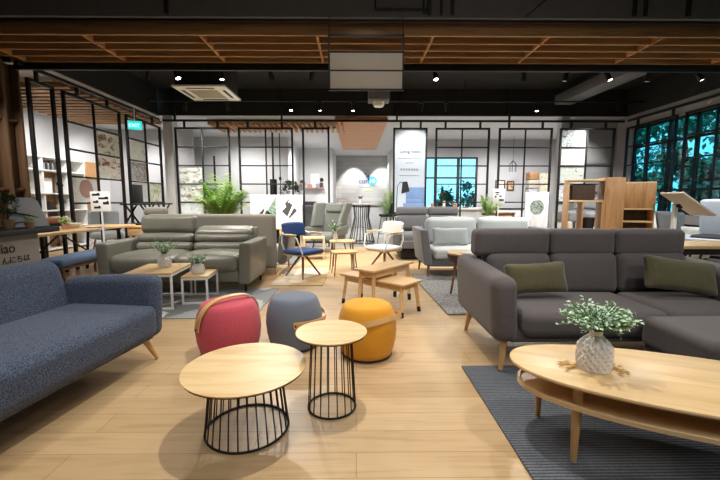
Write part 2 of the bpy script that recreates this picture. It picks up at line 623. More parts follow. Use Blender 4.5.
B((3.3, 13.27, 1.8), (1.96, .012, 1.76), 0).build('window_pane', 'glassclear', w)

# ------------------------------------------------------------------ slat canopy and its upright portal
cn = thing('slat_canopy', 'brown wooden slat canopy running across the ceiling', 'ceiling canopy', (0, 0, 0))
for i in range(5):
    B((1.03, 4.76 + i * .225, 3.255), (12.04, .035, .13), .003).build('slat', 'slat', cn)
for k in range(-4, 4):
    B((.953 + k * 1.43, 5.21, 3.235), (.03, .86, .085), .003).build('cross_slat', 'slaty', cn)
B((1.03, 5.20, 3.345), (12.04, 1.0, .03), .002).build('backing_board', 'slat', cn)
B((1.03, 4.67, 3.318), (12.04, .05, .035), .004).build('edge_beam', 'black', cn)
B((1.03, 5.71, 3.145), (12.04, .05, .10), .004).build('edge_beam', 'black', cn)
pt = thing('slat_portal', 'upright brown wooden lattice at the left end of the slat canopy', 'wood lattice', (0, 0, 0))
for i in range(5):
    B((-5.07, 4.74 + i * .26, 1.595), (.12, .04, 3.19), .003).build('upright', 'slatz', pt)
for z in (.35, 1.36, 2.37):
    B((-5.085, 5.26, z), (.07, 1.0, .035), .003).build('crosspiece', 'slatz', pt)
B((-5.145, 5.26, 1.595), (.025, 1.08, 3.19), .002).build('backing_board', 'slatz', pt)

# services on the bulkhead above the canopy
s = thing('ceiling_duct_frame', 'black metal frame on the dark bulkhead above the hanging sign', 'metal frame', (.51, 4.57, 3.51))
MB().tube([(-.28, 0, .3), (-.28, 0, -.1), (.28, 0, -.1), (.28, 0, .3)], .014, 6).build('frame', 'black', s)
B((.3, 0, -.12), (.05, .03, .05), .004).build('foot', 'black', s)
for i, (px, wd, lb) in enumerate(((.86, .045, 'first'), (1.0, .03, 'second'), (1.13, .04, 'third'), (3.28, .04, 'fourth'), (3.41, .035, 'fifth'), (3.92, .05, 'sixth'), (-2.2, .05, 'leftmost'))):
    solo('mounted_conduit', B((0, 0, 0), (wd, .028, .7), .006), 'black',
         ('%s black upright conduit counted rightwards from the hanging sign on the dark bulkhead' % lb) if i < 6 else 'black upright conduit left of the hanging sign on the dark bulkhead', 'conduit', (px, 4.58, 3.70), 0, 'conduits on the dark bulkhead')
solo('hanging_cable', MB().tube([(2.0, 0, -.02), (2.4, 0, .32)], .008, 6), 'black', 'thin black cable slanting across the dark bulkhead', 'cable', (0, 4.585, 3.36))

# hanging double-panel sign board
s = thing('hanging_sign', 'blank two-panel cream sign hanging from the wooden canopy in a black frame', 'hanging sign', (.121, 4.5, 0))
mb = MB()
for x in (-.43, .43):
    mb.box((x, 0, 2.785), (.022, .03, .62), .003)
for z in (3.085, 2.905, 2.484):
    mb.box((0, 0, z), (.88, .03, .022), .003)
mb.build('frame', 'black', s)
B((0, 0, 2.80), (.84, .02, .188), .003).build('panel', 'cream', s)
B((0, 0, 2.592), (.84, .02, .196), .003).build('panel', 'cream', s)
B((0, 0, 2.697), (.85, .026, .012), .002).build('divider', 'black', s)
for x in (-.43, .43):
    MB().tube([(x, 0, 3.09), (x, .10, 3.34)], .005, 6).build('hanger', 'black', s)

# ceiling cassette
s = thing('ceiling_cassette', 'white square air conditioning cassette in the black ceiling', 'air conditioner', (-2.80, 7.32, 3.2))
B((0, 0, .02), (.95, .95, .04), .012).build('cover', 'whitegloss', s)
B((0, 0, .385), (.86, .86, .7), .01).build('housing', 'blackceil', s)
mb = MB()
for k in range(9):
    mb.box((0, -.24 + k * .06, -.004), (.52, .028, .008), .001)
mb.build('grille', 'cream', s)
for (x, y, a, b) in ((0, .375, .5, .05), (0, -.375, .5, .05), (.375, 0, .05, .5), (-.375, 0, .05, .5)):
    B((x, y, -.001), (a, b, .012), .002).build('louvre', 'ink', s)

solo('air_duct', B((0, 0, 0), (.42, 3.3, .22), .01), 'duct', 'grey air duct running along the black ceiling toward the window wall', 'duct', (5.12, 7.6, 3.61), 3)
s = thing('smoke_detector', 'small white round smoke detector under the black ceiling box behind the hanging sign', 'detector', (.5, 8.4, 3.34))
MB().lathe([(.0, -.1), (.1, -.1), (.13, -.05), (.13, 0)], 24).build('cap', 'whitegloss', s)
B((.0, 0, .31), (.46, .4, .6), .01).build('box', 'darkgrey', s)

# track lights ---------------------------------------------------------------
for (y, z, nm) in ((6.5, 3.43, 'near'), (8.8, 3.46, 'far')):
    s = thing('light_track', 'black lighting track under the ceiling, the %s' % ('nearer one with wide gaps' if nm == 'near' else 'farther one by the partition'), 'track rail', (1.0, y, z))
    B((0, 0, 0), (11.4, .035, .03), .003).build('rail', 'black', s)
    for x in (-4.5, -1.5, 1.5, 4.5):
        MB().tube([(x, 0, 0), (x, 0, 3.95 - z)], .008, 6).build('hanger', 'black', s)
def track_head(label, loc, tilt, rz, lit=True):
    r = thing('track_spotlight', label, 'spotlight', loc, rz, 'track spotlights under the black ceiling')
    B((0, 0, -.012), (.12, .03, .03), .003).build('adapter', 'black', r)
    MB().tube([(0, 0, -.02), (0, 0, -.09)], .008, 6).build('stem', 'black', r)
    M_ = Matrix.Translation((0, 0, -.12)) @ rotm(tilt, 0, 0)
    MB().lathe([(.0, .09), (.032, .09), (.036, .08), (.042, -.07), (.042, -.085), (.036, -.085), (.036, -.07), (0, -.07)], 16, M=M_).build('can', 'black', r)
    MB().lathe([(0, -.074), (.036, -.074), (.036, -.078), (0, -.078)], 14, M=M_).build('lens', 'lens' if lit else 'ink', r)
    return r
ordn = ['first', 'second', 'third', 'fourth', 'fifth', 'sixth', 'seventh', 'eighth', 'ninth', 'tenth', 'eleventh', 'twelfth']
near = [(p - 356) * .0168 for p in (149, 177, 222, 271, 312, 436, 525, 568, 611, 652, 704)]
proto = None
SPOTS = []
for i, x in enumerate(near):
    lb = '%s black track spotlight from the left on the nearer ceiling track' % ordn[i]
    t_ = [25, -30, 0, 25, 25, -20, 20, 15, -25, 15, -30][i]
    track_head(lb, (x, 6.5, 3.415), t_, [40, 60, 0, -20, 30, 10, -15, 20, 50, 10, 55][i])
    SPOTS.append((x, 6.5, 3.2))
far = [(p - 356) * .02297 for p in (186, 228, 291, 320, 353, 422, 447, 538, 622)]
for i, x in enumerate(far):
    lb = '%s black track spotlight from the left on the farther ceiling track' % ordn[i]
    track_head(lb, (x, 8.8, 3.445), [25, 20, -15, 0, 0, 20, 25, -15, 15][i], [30, -20, 10, 0, 20, 40, -30, 15, 10][i])
    SPOTS.append((x, 8.8, 3.22))

# ------------------------------------------------------------------ black metal grid screens
def grid(label, x0, x1, cols, M, z0=.12, z1=2.975, step=.458, loc=None, skip=False):
    """a screen in the local xz plane"""
    g = thing('grid_screen', label, 'metal screen', (0, 0, 0), 0, 'black metal grid screens')
    g.matrix_world = M
    mb = MB()
    for x in (x0, x1):
        mb.box((x, 0, (z0 + z1) / 2), (.045, .05, z1 - z0 + .045), .003)
    for z in (z0, z1):
        mb.box(((x0 + x1) / 2, 0, z), (x1 - x0, .05, .045), .003)
    for x in (x0 + .01, x1 - .01):
        mb.box((x, 0, z0 / 2), (.04, .05, z0), .003)
    mb.build('frame', 'black', g)
    for x in cols:
        B((x, 0, (z0 + z1) / 2), (.032, .036, z1 - z0), .003).build('upright_bar', 'black', g)
    if not skip:
        z = z1 - step
        while z > z0 + .2:
            B(((x0 + x1) / 2, 0, z), (x1 - x0, .036, .03), .003).build('cross_bar', 'black', g)
            z -= step
    return g
MBk = Matrix.Translation((0, YP, 0))
KX = YP / 370 * .972
bx = lambda px: (px - 356) * KX
grid('black grid screen at the left corner of the back wall with two photographs', bx(176), bx(228.5), [bx(202)], MBk)
grid('black grid screen behind the white diamond boards', bx(239), bx(292), [bx(265.5)], MBk)
grid('narrow black screen without cross bars left of the logo opening', bx(303), bx(328.5), [], MBk, skip=True)
grid('black grid screen in front of the bright back window', bx(437), bx(490), [bx(463)], MBk)
grid('black grid screen behind the marble circle board', bx(501), bx(553.5), [bx(527)], MBk)
grid('black grid screen of photographs at the right corner of the back wall', bx(563), bx(617), [bx(590)], MBk)
# left line: local x runs along +y
def MLx(X):
    return Matrix.Translation((X, 0, 0)) @ rotm(0, 0, 90)
grid('black open screen next to the wooden lattice in the left line', 5.74, 6.18, [], MLx(XL), skip=True)
grid('black grid screen with the room photographs in the left line', 6.4, 7.85, [7.1], MLx(XL))
grid('black grid screen with the green exit sign in the left line', 8.09, 9.42, [8.78], MLx(XL))
# right line
grid('black grid screen by the right corner in front of the long window', 8.0, 9.42, [8.74], MLx(XR))
grid('nearer black grid screen standing before the long window', 6.45, 7.75, [7.08], MLx(XR))
grid('nearest black grid screen before the long window', 4.85, 6.2, [5.5], MLx(XR))

def rail(label, M, x0, x1, stubs, hang):
    g = thing('partition_rail', label, 'metal rail', (0, 0, 0), 0, 'rails above the grid screens')
    g.matrix_world = M
    B(((x0 + x1) / 2, 0, 3.162), (x1 - x0, .05, .05), .003).build('rail', 'black', g)
    for x in stubs:
        B((x, 0, 3.067), (.05, .04, .138), .003).build('stub', 'black', g)
    for x in hang:
        B((x, 0, 3.6), (.04, .04, .7), .003).build('hanger', 'black', g)
rail('long black rail above the back grid screens', MBk, -4.8, 6.75, [bx(p) for p in (185, 218, 248, 282, 315, 401, 421, 446, 481, 510, 544, 573, 608)], [])
solo('ceiling_strut', B((0, 0, 0), (.045, .045, .74), .003), 'black', 'black strut hanging to the back rail left of the wooden panel', 'strut', (bx(282), YP, 3.56), 0, 'struts over the back rail')
solo('ceiling_strut', B((0, 0, 0), (.045, .045, .74), .003), 'black', 'black strut hanging to the back rail right of the wooden panel', 'strut', (bx(397), YP, 3.56), 0, 'struts over the back rail')
solo('ceiling_strut', B((0, 0, 0), (.045, .045, .74), .003), 'black', 'black strut hanging to the back rail above the marble circle board', 'strut', (bx(510), YP, 3.56), 0, 'struts over the back rail')
solo('ceiling_strut', B((0, 0, 0), (.045, .045, .74), .003), 'black', 'black strut hanging to the back rail at the left corner', 'strut', (bx(176), YP, 3.56), 0, 'struts over the back rail')
rail('black rail above the left grid screens', MLx(XL), 5.58, 9.42, [5.9, 6.72, 7.5, 8.4, 9.1], [])
rail('black rail above the window side grid screens', MLx(XR), 4.9, 9.42, [5.3, 6.2, 7.0, 8.1, 9.1], [])

# banner hanging in the opening
bn = thing('hanging_banner', 'tall pale blue banner printed with a floor lamp and blue armchair', 'banner', (bx(410.7), YP, 0))
wb = bx(427) - bx(394.5)
mb = MB()
for x in (-wb / 2, wb / 2):
    mb.box((x, 0, 1.92), (.045, .05, 2.15), .003)
for z in (2.975, .87):
    mb.box((0, 0, z), (wb, .05, .045), .003)
mb.box((-wb / 2 + .002, 0, .43), (.04, .048, .86), .003)
mb.box((wb / 2 - .002, 0, .43), (.04, .048, .86), .003)
mb.build('frame', 'black', bn)
B((0, .012, 1.925), (wb - .04, .012, 2.08), 0).build('sheet', 'sheen', bn)
text('lettering', 'Living room,', .105, 'ink', bn, TM(-.25, -.002, 2.38) @ FACE)
for (x0, x1, z, h) in ((-.2, .15, 2.56, .022), (-.3, .3, 2.25, .018), (-.25, .22, 1.97, .05), (-.27, .24, 1.82, .022), (-.12, .1, 2.14, .016)):
    mb = MB()
    n = int((x1 - x0) / .06)
    for k in range(n):
        mb.box((x0 + (k + .5) * (x1 - x0) / n, .002, z), ((x1 - x0) / n * .7, .004, h), 0)
    mb.build('print_line', 'inkgrey', bn)
mb = MB()
mb.box((.16, .002, 1.29), (.50, .004, .46), .02)
mb.box((.13, -.001, 1.02), (.58, .006, .2), .02)
mb.box((.12, -.004, 1.17), (.4, .004, .1), .02)
mb.build('printed_armchair', 'bluechair', bn)
mb = MB()
mb.tube([(-.33, 0, .92), (-.31, 0, 1.55), (-.24, 0, 1.66), (-.12, 0, 1.62)], .009, 6)
mb.prism([(-.21, 1.36), (.0, 1.42), (-.06, 1.67), (-.18, 1.66)], .006)
mb.build('printed_lamp', 'ink', bn)

# knotty wood panel hung under the white ceiling
solo('ceiling_panel', MB().slab([(-.67, -2.8), (.67, -2.8), (.67, 2.6), (.55, 2.8), (-.55, 2.8), (-.67, 2.6)], [(0, 3.2), (0, 3.275)]), 'panelwood',
     'knotty orange wood panel under the white ceiling beyond the opening', 'ceiling panel', (.14, 12.45, 0))

# slat canopies beyond the partitions
s = thing('slat_ceiling', 'wooden slat ceiling over the side room behind the left screens', 'slat ceiling', (-6.1, 8.65, 3.2))
for k in range(14):
    B((0, -1.85 + k * .24, 0), (2.1, .11, .09), .003).build('slat', 'slat', s)
mb = MB()
for x in (-.9, .0, .9):
    mb.box((x, -.25, .06), (.06, 3.4, .05), .003)
mb.build('bearer', 'slaty', s)
s = thing('slat_ceiling', 'wooden slat ceiling beyond the back grid, left of the knotty panel', 'slat ceiling', (-2.1, 10.5, 3.2))
for k in range(24):
    B((-1.72 + k * .15, 0, 0), (.06, 1.2, .1), .003).build('slat', 'slaty', s)
mb = MB()
for y in (-.4, .4):
    mb.box((0, y, .06), (3.5, .05, .05), .003)
mb.build('bearer', 'slat', s)

# ------------------------------------------------------------------ rugs
solo('rug', B((0, 0, .006), (2.6, 2.75, .012), .004), 'rugdark', 'charcoal braided rug under the two-tier oval coffee table', 'rug', (2.06, 1.175, 0))
solo('rug', B((0, 0, .009), (2.2, 2.1, .018), .008), 'shag', 'grey shag rug in front of the light grey sofa', 'rug', (2.02, 4.84, 0), 2)
solo('rug', B((0, 0, .006), (2.45, 1.28, .012), .004), 'rugpatch', 'grey patchwork rug under the white-framed nesting tables', 'rug', (-2.27, 4.3, 0))
solo('rug', B((0, 0, .006), (.74, 1.32, .012), .004), 'rugbeige', 'sand and cream patchwork rug under the blue chair', 'rug', (-.835, 5.76, 0), 0)
solo('rug', B((0, 0, .006), (.66, 1.1, .012), .004), 'shagdark', 'dark grey rug in front of the wing chair', 'rug', (-1.45, 7.35, 0))

# ------------------------------------------------------------------ navy sofa (left foreground)
u = Vector((.1305, .9914, 0)); v_ = Vector((-.9914, .1305, 0))
sc = Vector((-1.45, 2.80, 0)) - u * 1.0 + v_ * .4
s = thing('sofa', 'navy tweed sofa with slanted wooden legs in the left foreground', 'sofa', sc, 82.5)
MB().soft((0, -.02, .215), (1.76, .70, .08), .03, n=4).build('base', 'navy', s)
MB().soft((0, -.06, .32), (1.75, .70, .23), .055, (0, .01, .022), n=10).build('seat_cushion', 'navy', s)
def armf(sg):
    def f(x, y, z):
        return (x + sg * (z - .2) * .10, y, z - max(0, (y + .1)) * .06)
    return f
for sg in (-1, 1):
    MB().soft((sg * .925, -.015, .415), (.13, .76, .45), .055, (0, .01, .006), n=8, fn=armf(sg)).build('arm', 'navy', s)
MB().soft((0, .29, .45), (1.80, .17, .60), .075, (0, .025, .012), n=10, fn=lambda x, y, z: (x, y + (z + .3) * .30, z)).build('backrest', 'navy', s)
for sx in (-1, 1):
    for sy in (-1, 1):
        taper_leg(sx * .84, sy * .27 - .03, .19, sx * .07, sy * .05, .002, .024, .013).build('leg', 'leg', s)

# ------------------------------------------------------------------ charcoal sectional (right)
s = thing('sectional_sofa', 'charcoal sectional sofa with chaise and adjustable headrests at right', 'sofa', (1.9, 2.9, 0))
ox, oy = 1.9, 2.9
def at(x, y, z):
    return (x - ox, y - oy, z)
MB().soft(at(1.93, 2.87, .27), (1.76, .86, .1), .03, n=4).build('base', 'charcoal', s)
MB().soft(at(1.625, 2.69, .36), (1.0, .62, .18), .06, (0, .012, .012), n=10).build('seat_cushion', 'charcoal', s)
MB().soft(at(2.44, 2.69, .36), (.62, .62, .18), .06, (0, .012, .012), n=10).build('seat_cushion', 'charcoal', s)
MB().soft(at(2.32, 2.10, .35), (.90, .50, .2), .05, (0, .0, .012), n=10).build('chaise_cushion', 'charcoal', s)
MB().soft(at(2.32, 2.12, .22), (.84, .46, .09), .03, n=4).build('chaise_base', 'charcoal', s)
def arm_shape(x, y, z):
    t = max(0, min(1, (y + .46) / .92))
    return (x - (z) * .05, y + (z) * .03, z + (.035 * t if z > 0 else 0))
MB().soft(at(1.02, 2.90, .45), (.18, .96, .46), .07, (.006, .015, .0), n=10, fn=arm_shape).build('arm', 'charcoal', s)
MB().soft(at(2.86, 2.90, .45), (.2, .96, .46), .07, (.012, .015, .0), n=10, fn=lambda x, y, z: (-arm_shape(-x, y, z)[0],) + tuple(arm_shape(x, y, z)[1:])).build('arm', 'charcoal', s)
B(at(1.93, 3.31, .47), (1.72, .1, .5), .03).build('back_frame', 'charcoal', s)
for (a, b) in ((1.10, 1.63), (1.635, 2.19), (2.195, 2.78)):
    MB().soft(at((a + b) / 2, 3.10, .59), (b - a, .24, .34), .06, (0, .03, .01), n=10, fn=lambda x, y, z: (x, y + (z + .17) * .12, z)).build('back_cushion', 'charcoal', s)
for (a, b) in ((1.0, 1.63), (1.635, 2.185), (2.19, 2.78)):
    h = MB().soft(at((a + b) / 2, 3.14, .84), (b - a, .17, .225), .045, (0, .012, .006), n=10).build('headrest', 'charcoal', s)
    for q in (-.12, .12):
        MB().tube([at((a + b) / 2 + q, 3.16, .6), at((a + b) / 2 + q, 3.16, .76)], .008, 6).build('post', 'steel', h)
for (x, y, dx, dy, zz) in ((1.04, 2.50, -.035, -.04, .02), (1.05, 3.28, -.03, .04, .0), (2.85, 3.28, .03, .04, .0), (2.85, 2.5, .03, -.03, .02), (2.0, 1.98, -.04, -.04, .02), (2.65, 1.98, .04, -.04, .02)):
    l = taper_leg(*at(x, y, .24), dx, dy, zz, .026, .015)
    l.build('leg', 'leg', s)

def cushion(label, mat, loc, size, rot, wr=.004):
    """scatter cushion: thin at the rim"""
    W, H = size
    def f(x, y, z):
        k = max(abs(x) / (W / 2), abs(z) / (H / 2))
        p = (1 - (2 * x / W) ** 4) * (1 - (2 * z / H) ** 4)
        pinch = 1 - .05 * (1 - (2 * z / H) ** 2)
        pz = 1 - .09 * (1 - (2 * x / W) ** 2)
        return (x * pinch, y * (.25 + .75 * max(0, p) ** .6), z * pz)
    mb = MB().soft((0, 0, 0), (W, .13, H), .03, (0, .0, 0), n=12, fn=f, wr=wr)
    o = mb.build('cushion', mat)
    o.location = loc
    o.rotation_euler = tuple(R(a) for a in rot)
    return tag(o, label, 'cushion')
cushion('olive velvet cushion leaning at the left end of the charcoal sectional', 'olivecush', (1.375, 2.775, .606), (.47, .24), (-17, -3, 0))
cushion('olive velvet cushion leaning askew on the right seat of the charcoal sectional', 'olivecush', (2.50, 2.785, .622), (.54, .265), (-20, 7, -3))

# ------------------------------------------------------------------ two-tier coffee table
s = thing('coffee_table', 'large two-tier oval oak coffee table on the charcoal rug', 'coffee table', (1.50, 1.55, .0125), -22)
def superell(a, b, e, n=72):
    out = []
    for k in range(n):
        t = 2 * PI * k / n
        c_, s_ = math.cos(t), math.sin(t)
        out.append((a * math.copysign(abs(c_) ** (2 / e), c_), b * math.copysign(abs(s_) ** (2 / e), s_)))
    return out
MB().slab(superell(.76, .315, 2.25), [(.03, .368), (.006, .374), (0, .383), (.002, .390), (.006, .392)]).build('tabletop', 'oakx', s)
MB().slab(superell(.72, .295, 2.25), [(.016, .262), (.0, .27), (0, .288), (.004, .292), (.014, .292), (.02, .277)]).build('shelf', 'oakx', s)
for (x, y) in ((-.475, -.175), (-.60, .155), (.475, -.175), (.475, .175)):
    MB().tube([(x * 1.0, y * 1.0, 0), (x, y, .2), (x * .99, y * .99, .37)], [.013, .02, .023], 14).build('leg', 'leg', s)

def foliage(n, spread, h0, h1, L, W, droop=.0, seed=1, flat=.5, inner=.1):
    rnd = random.Random(seed)
    st, lf = MB(), MB()
    for i in range(n):
        a = rnd.uniform(0, 2 * PI)
        r = spread * math.sqrt(rnd.uniform(.02, 1))
        z = rnd.uniform(h0, h1) * (1 - flat * (r / spread) ** 2)
        e = Vector((r * math.cos(a), r * math.sin(a), z))
        b = Vector((e.x * inner, e.y * inner, 0))
        m = (b + e) / 2 + Vector((0, 0, h1 * .12))
        st.tube([b, m, e], .0012 * max(1, spread / .08), 4)
        for k in range(7):
            t = .35 + .65 * k / 6
            p = (m * (1 - (t - .5) * 2) + e * (t - .5) * 2) if t > .5 else (b * (1 - t * 2) + m * t * 2)
            d = Vector((rnd.uniform(-1, 1), rnd.uniform(-1, 1), rnd.uniform(-.3, .9)))
            d += Vector((math.cos(a), math.sin(a), 0)) * .6
            lf.leaf(p, d, (rnd.uniform(-.4, .4), rnd.uniform(-.4, .4), 1), L * rnd.uniform(.7, 1.2), W * rnd.uniform(.8, 1.2))
    return st, lf

def vase_faceted(s, H, Rr, mat, seg=24, rows=10, neck=.38):
    def prof(i):
        t = i / rows
        if t < .62:
            r = Rr * (.86 + .14 * math.sin(t / .62 * PI * .75 + .25))
        else:
            q = (t - .62) / .38
            r = Rr * (1 - (1 - neck) * (q ** 1.4))
        return (r, H * t)
    vs, fs = [], []
    for i in range(rows + 1):
        r_, z_ = prof(i)
        for k in range(seg):
            a = 2 * PI * (k + .5 * (i % 2)) / seg
            vs.append((r_ * math.cos(a), r_ * math.sin(a), z_))
    for i in range(rows - 1):
        for k in range(seg):
            if i % 2 == 0:
                l, q = (k - 1) % seg, k
            else:
                l, q = k, (k + 1) % seg
            q_ = (i * seg + k, (i + 1) * seg + q, (i + 2) * seg + k, (i + 1) * seg + l)
            c_ = [sum(vs[t][d] for t in q_) / 4 for d in range(3)]
            vs.append((c_[0] * .91, c_[1] * .91, c_[2]))
            for t in range(4):
                fs.append((q_[t], q_[(t + 1) % 4], len(vs) - 1))
    for k in range(seg):
        n_ = (k + 1) % seg
        fs.append((k, n_, seg + k))
        a_, b_ = rows * seg, (rows - 1) * seg
        if rows % 2 == 0:
            fs.append((a_ + k, b_ + k, a_ + n_))
        else:
            fs.append((a_ + k, b_ + n_, a_ + n_))
    body = MB().raw(vs, fs)
    body.lathe([(0, .001), (Rr * .86, .001), (Rr * .86, .0)], 24)
    r0 = prof(rows)[0]
    body.lathe([(r0 * .98, H * .995), (Rr * neck * 1.06, H * 1.05), (Rr * neck * 1.1, H * 1.12), (Rr * neck * .9, H * 1.12), (Rr * neck * .85, H * .9), (0, H * .9)], 24)
    body.build('vase', mat, s, angle=7)

tz = .0125 + .392 + .001
s = thing('potted_plant', 'faceted white vase with pale green sprigs on the oval coffee table', 'plant', (1.13, 1.675, tz), 0)
vase_faceted(s, .165, .079, 'ceram', 16, 9, .34)
a, b = foliage(120, .17, .03, .16, .024, .015, seed=5, flat=.45)
for q, nm, mt in ((a, 'stem', 'leaf'), (b, 'leaves', 'leafpale')):
    o = q.build(nm, mt, s)
    o.location = (0, 0, .18)
rnd = random.Random(3)
for (lb, spots_) in (('left of', ((-.14, .0, 1), (-.11, .05, 1))), ('right of', ((.13, -.01, -1), (.12, -.05, -1)))):
    mb = MB()
    for (cx, cy, d) in spots_:
        for k in range(18):
            a = rnd.uniform(-.7, .7) + (PI if d > 0 else 0)
            mb.leaf((cx * .72 + rnd.uniform(-.035, .03), cy + rnd.uniform(-.03, .03), .0015 + rnd.uniform(0, .003)), (math.cos(a), math.sin(a), .05), (0, 0, 1), .034, .009, .05)
    solo('dried_sprig', mb, 'dry', 'dried golden sprig lying %s the faceted vase on the oval coffee table' % lb, 'dried sprig', (1.13, 1.675, tz))

# ------------------------------------------------------------------ wire-base tables
def wire_table(label, x, y, H, Rt, Rb, Rr, n):
    s = thing('wire_table', label, 'side table', (x, y, 0))
    MB().lathe([(0, H - .014), (Rt - .012, H - .014), (Rt, H - .004), (Rt, H), (0, H)], 64).build('tabletop', 'oak', s)
    MB().lathe([(0, H - .0205), (Rt - .02, H - .0205), (Rt - .006, H - .0145), (0, H - .0145)], 48).build('underside_plate', 'black', s)
    ring = lambda r, z: [(r * math.cos(2 * PI * k / 48), r * math.sin(2 * PI * k / 48), z) for k in range(48)]
    MB().tube(ring(Rb, .007), .006, 8, True).build('base_ring', 'black', s)
    MB().tube(ring(Rr, H - .027), .005, 8, True).build('top_ring', 'black', s)
    for k in range(n):
        a = 2 * PI * (k + .3) / n
        MB().tube([(Rb * math.cos(a), Rb * math.sin(a), .01), (Rr * math.cos(a), Rr * math.sin(a), H - .025)], .0036, 6).build('wire', 'black', s)
    return s
wire_table('wide low round oak table on a black wire cage base', -.575, 1.852, .342, .312, .212, .178, 28)
wire_table('taller narrow round oak table on a black wire cage base', -.141, 2.05, .455, .203, .137, .116, 18)

# ------------------------------------------------------------------ poufs
def pouf(label, mat, x, y, tilt, az, H=.40, arc=.30, zp=.24, sc=1.0):
    s = thing('pouf', label, 'pouf', (x, y, 0), az)
    s.scale = (sc, sc, 1)
    prof = [(0, .0), (.17, .0), (.19, .012), (.205, .05), (.222, .12), (.23, .2), (.226, .26), (.214, .32), (.196, .37), (.182, .392), (.165, .402), (.1, .409), (0, .411)]
    MB().lathe([(r, z * H / .41 + .004) for r, z in prof], 48).build('body', mat, s)
    MB().lathe([(.194, .008), (.199, .014), (.197, .018), (.19, .02)], 48).build('base_seam', 'ink', s)
    # bentwood strap pivoting on the two sides
    pts = []
    w, th = .036, .009
    vs, fs = [], []
    n = 28
    for k in range(n + 1):
        a = PI * k / n
        c_ = math.cos(a)
        sn = math.sin(a)
        rx, rz = .238, arc
        q = abs(c_) ** .75
        px, pz = rx * math.copysign(q, c_), rz * abs(sn) ** .8
        nx, nz = c_ / rx, sn / rz
        l = math.hypot(nx, nz)
        nx, nz = nx / l, nz / l
        ww = w * (.5 + .22 * (1 - sn))
        for (o, yy) in ((0, -ww), (th, -ww), (th, ww), (0, ww)):
            vs.append((px + nx * o, yy, pz + nz * o))
    for k in range(n):
        for j in range(4):
            l = (j + 1) % 4
            fs.append((k * 4 + j, k * 4 + l, (k + 1) * 4 + l, (k + 1) * 4 + j))
    fs.append((0, 1, 2, 3)[::-1])
    fs.append(tuple(n * 4 + j for j in range(4)))
    M_ = Matrix.Translation((0, 0, zp)) @ rotm(tilt, 0, 0)
    h = MB().raw(vs, fs, M_).build('handle', 'bent', s)
    mb = MB()
    for sg in (-1, 1):
        mb.lathe([(0, 0), (.008, 0), (.008, .006), (0, .008)], 10, M=M_ @ Matrix.Translation((sg * .246, 0, .015)) @ rotm(0, 90 * sg, 0))
    mb.build('bolt', 'black', h)
    return s
pouf('coral red felt pouf with its wooden strap handle raised', 'red', -1.0, 2.83, 10, 50, .42, .225, .24, 1.07)
pouf('blue-grey felt pouf between the red and mustard poufs', 'pgrey', -.51, 2.98, 86, 98, .425, .25, .24)
pouf('mustard yellow felt pouf with its strap handle lowered', 'mustard', .085, 2.80, 72, 42, .41, .25, .26)

# ------------------------------------------------------------------ olive leather sofa
s = thing('sofa', 'olive grey leather two-seat sofa with one headrest raised', 'sofa', (-2.33, 5.16, 0))
ox, oy = -2.33, 5.16
B(at(-2.33, 5.14, .22), (1.9, .86, .15), .02).build('base', 'leather', s)
for (a, b) in ((-3.15, -2.335), (-2.325, -1.51)):
    MB().soft(at((a + b) / 2, 5.02, .385), (b - a, .74, .22), .08, (0, .02, .03), n=10, wr=.003).build('seat_cushion', 'leather', s)
for x, sg in ((-3.215, -1), (-1.445, 1)):
    o = MB().soft(at(x, 5.13, .385), (.15, .9, .54), .03, (.01, .008, .0), n=6, fn=lambda X, Y, Z: (X + sg * (Z + .27) * .05, Y, Z)).build('arm', 'leather', s)
    MB().soft((x - ox + sg * .082, .02, .36), (.012, .74, .2), .006, n=4).build('side_panel', 'leatherlite', o)
B(at(-2.33, 5.56, .5), (1.7, .1, .6), .03).build('back_frame', 'leather', s)
for k, (a, b) in enumerate(((-3.14, -2.335), (-2.325, -1.52))):
    xc, ww = (a + b) / 2, b - a
    MB().soft(at(xc, 5.36, .535), (ww, .24, .13), .055, (0, .02, .01), n=8, wr=.002).build('back_cushion', 'leather', s)
    MB().soft(at(xc, 5.40, .655), (ww * .99, .24, .13), .055, (0, .02, .01), n=8, wr=.002).build('back_cushion', 'leather', s)
    if k == 0:
        MB().soft(at(xc, 5.47, .85), (ww * .99, .16, .255), .06, (0, .02, .01), n=8, rot=(-8, 0, 0), wr=.002).build('headrest', 'leather', s)
    else:
        MB().soft(at(xc, 5.46, .745), (ww * .99, .30, .11), .05, (0, .01, .012), n=8, rot=(10, 0, 0), wr=.002).build('headrest', 'leather', s)
for (x, y) in ((-3.2, 4.76), (-1.44, 4.76), (-3.2, 5.5), (-1.44, 5.5)):
    MB().tube([at(x, y, .0135 if y < 5 else .001), at(x, y, .16)], [.014, .02], 10).build('leg', 'black', s)

# taupe sofa back to back behind it
s = thing('sofa', 'taupe woven sofa turned away, back to back with the leather sofa', 'sofa', (-2.3, 6.25, 0))
ox, oy = -2.3, 6.25
MB().soft(at(-2.28, 5.86, .55), (2.02, .17, .86), .06, (.0, .01, .0), n=8).build('backrest', 'taupe', s)
MB().soft(at(-2.28, 6.32, .3), (1.9, .8, .24), .06, (0, .01, .02), n=6).build('seat', 'taupe', s)
MB().soft(at(-1.2, 6.3, .42), (.16, .86, .52), .075, n=8, fn=lambda x, y, z: (x + (z + .2) * .1, y, z)).build('arm', 'taupe', s)
MB().soft(at(-3.36, 6.3, .42), (.16, .86, .52), .075, n=8, fn=lambda x, y, z: (x - (z + .2) * .1, y, z)).build('arm', 'taupe', s)
MB().soft(at(-3.2, 5.97, 1.02), (.36, .16, .14), .06, n=6).build('headrest', 'taupe', s)
for (x, y) in ((-1.3, 5.9), (-3.2, 5.9), (-1.22, 6.62), (-3.3, 6.62)):
    taper_leg(*at(x, y, .2), 0, .03, .001, .022, .014).build('leg', 'leg', s)

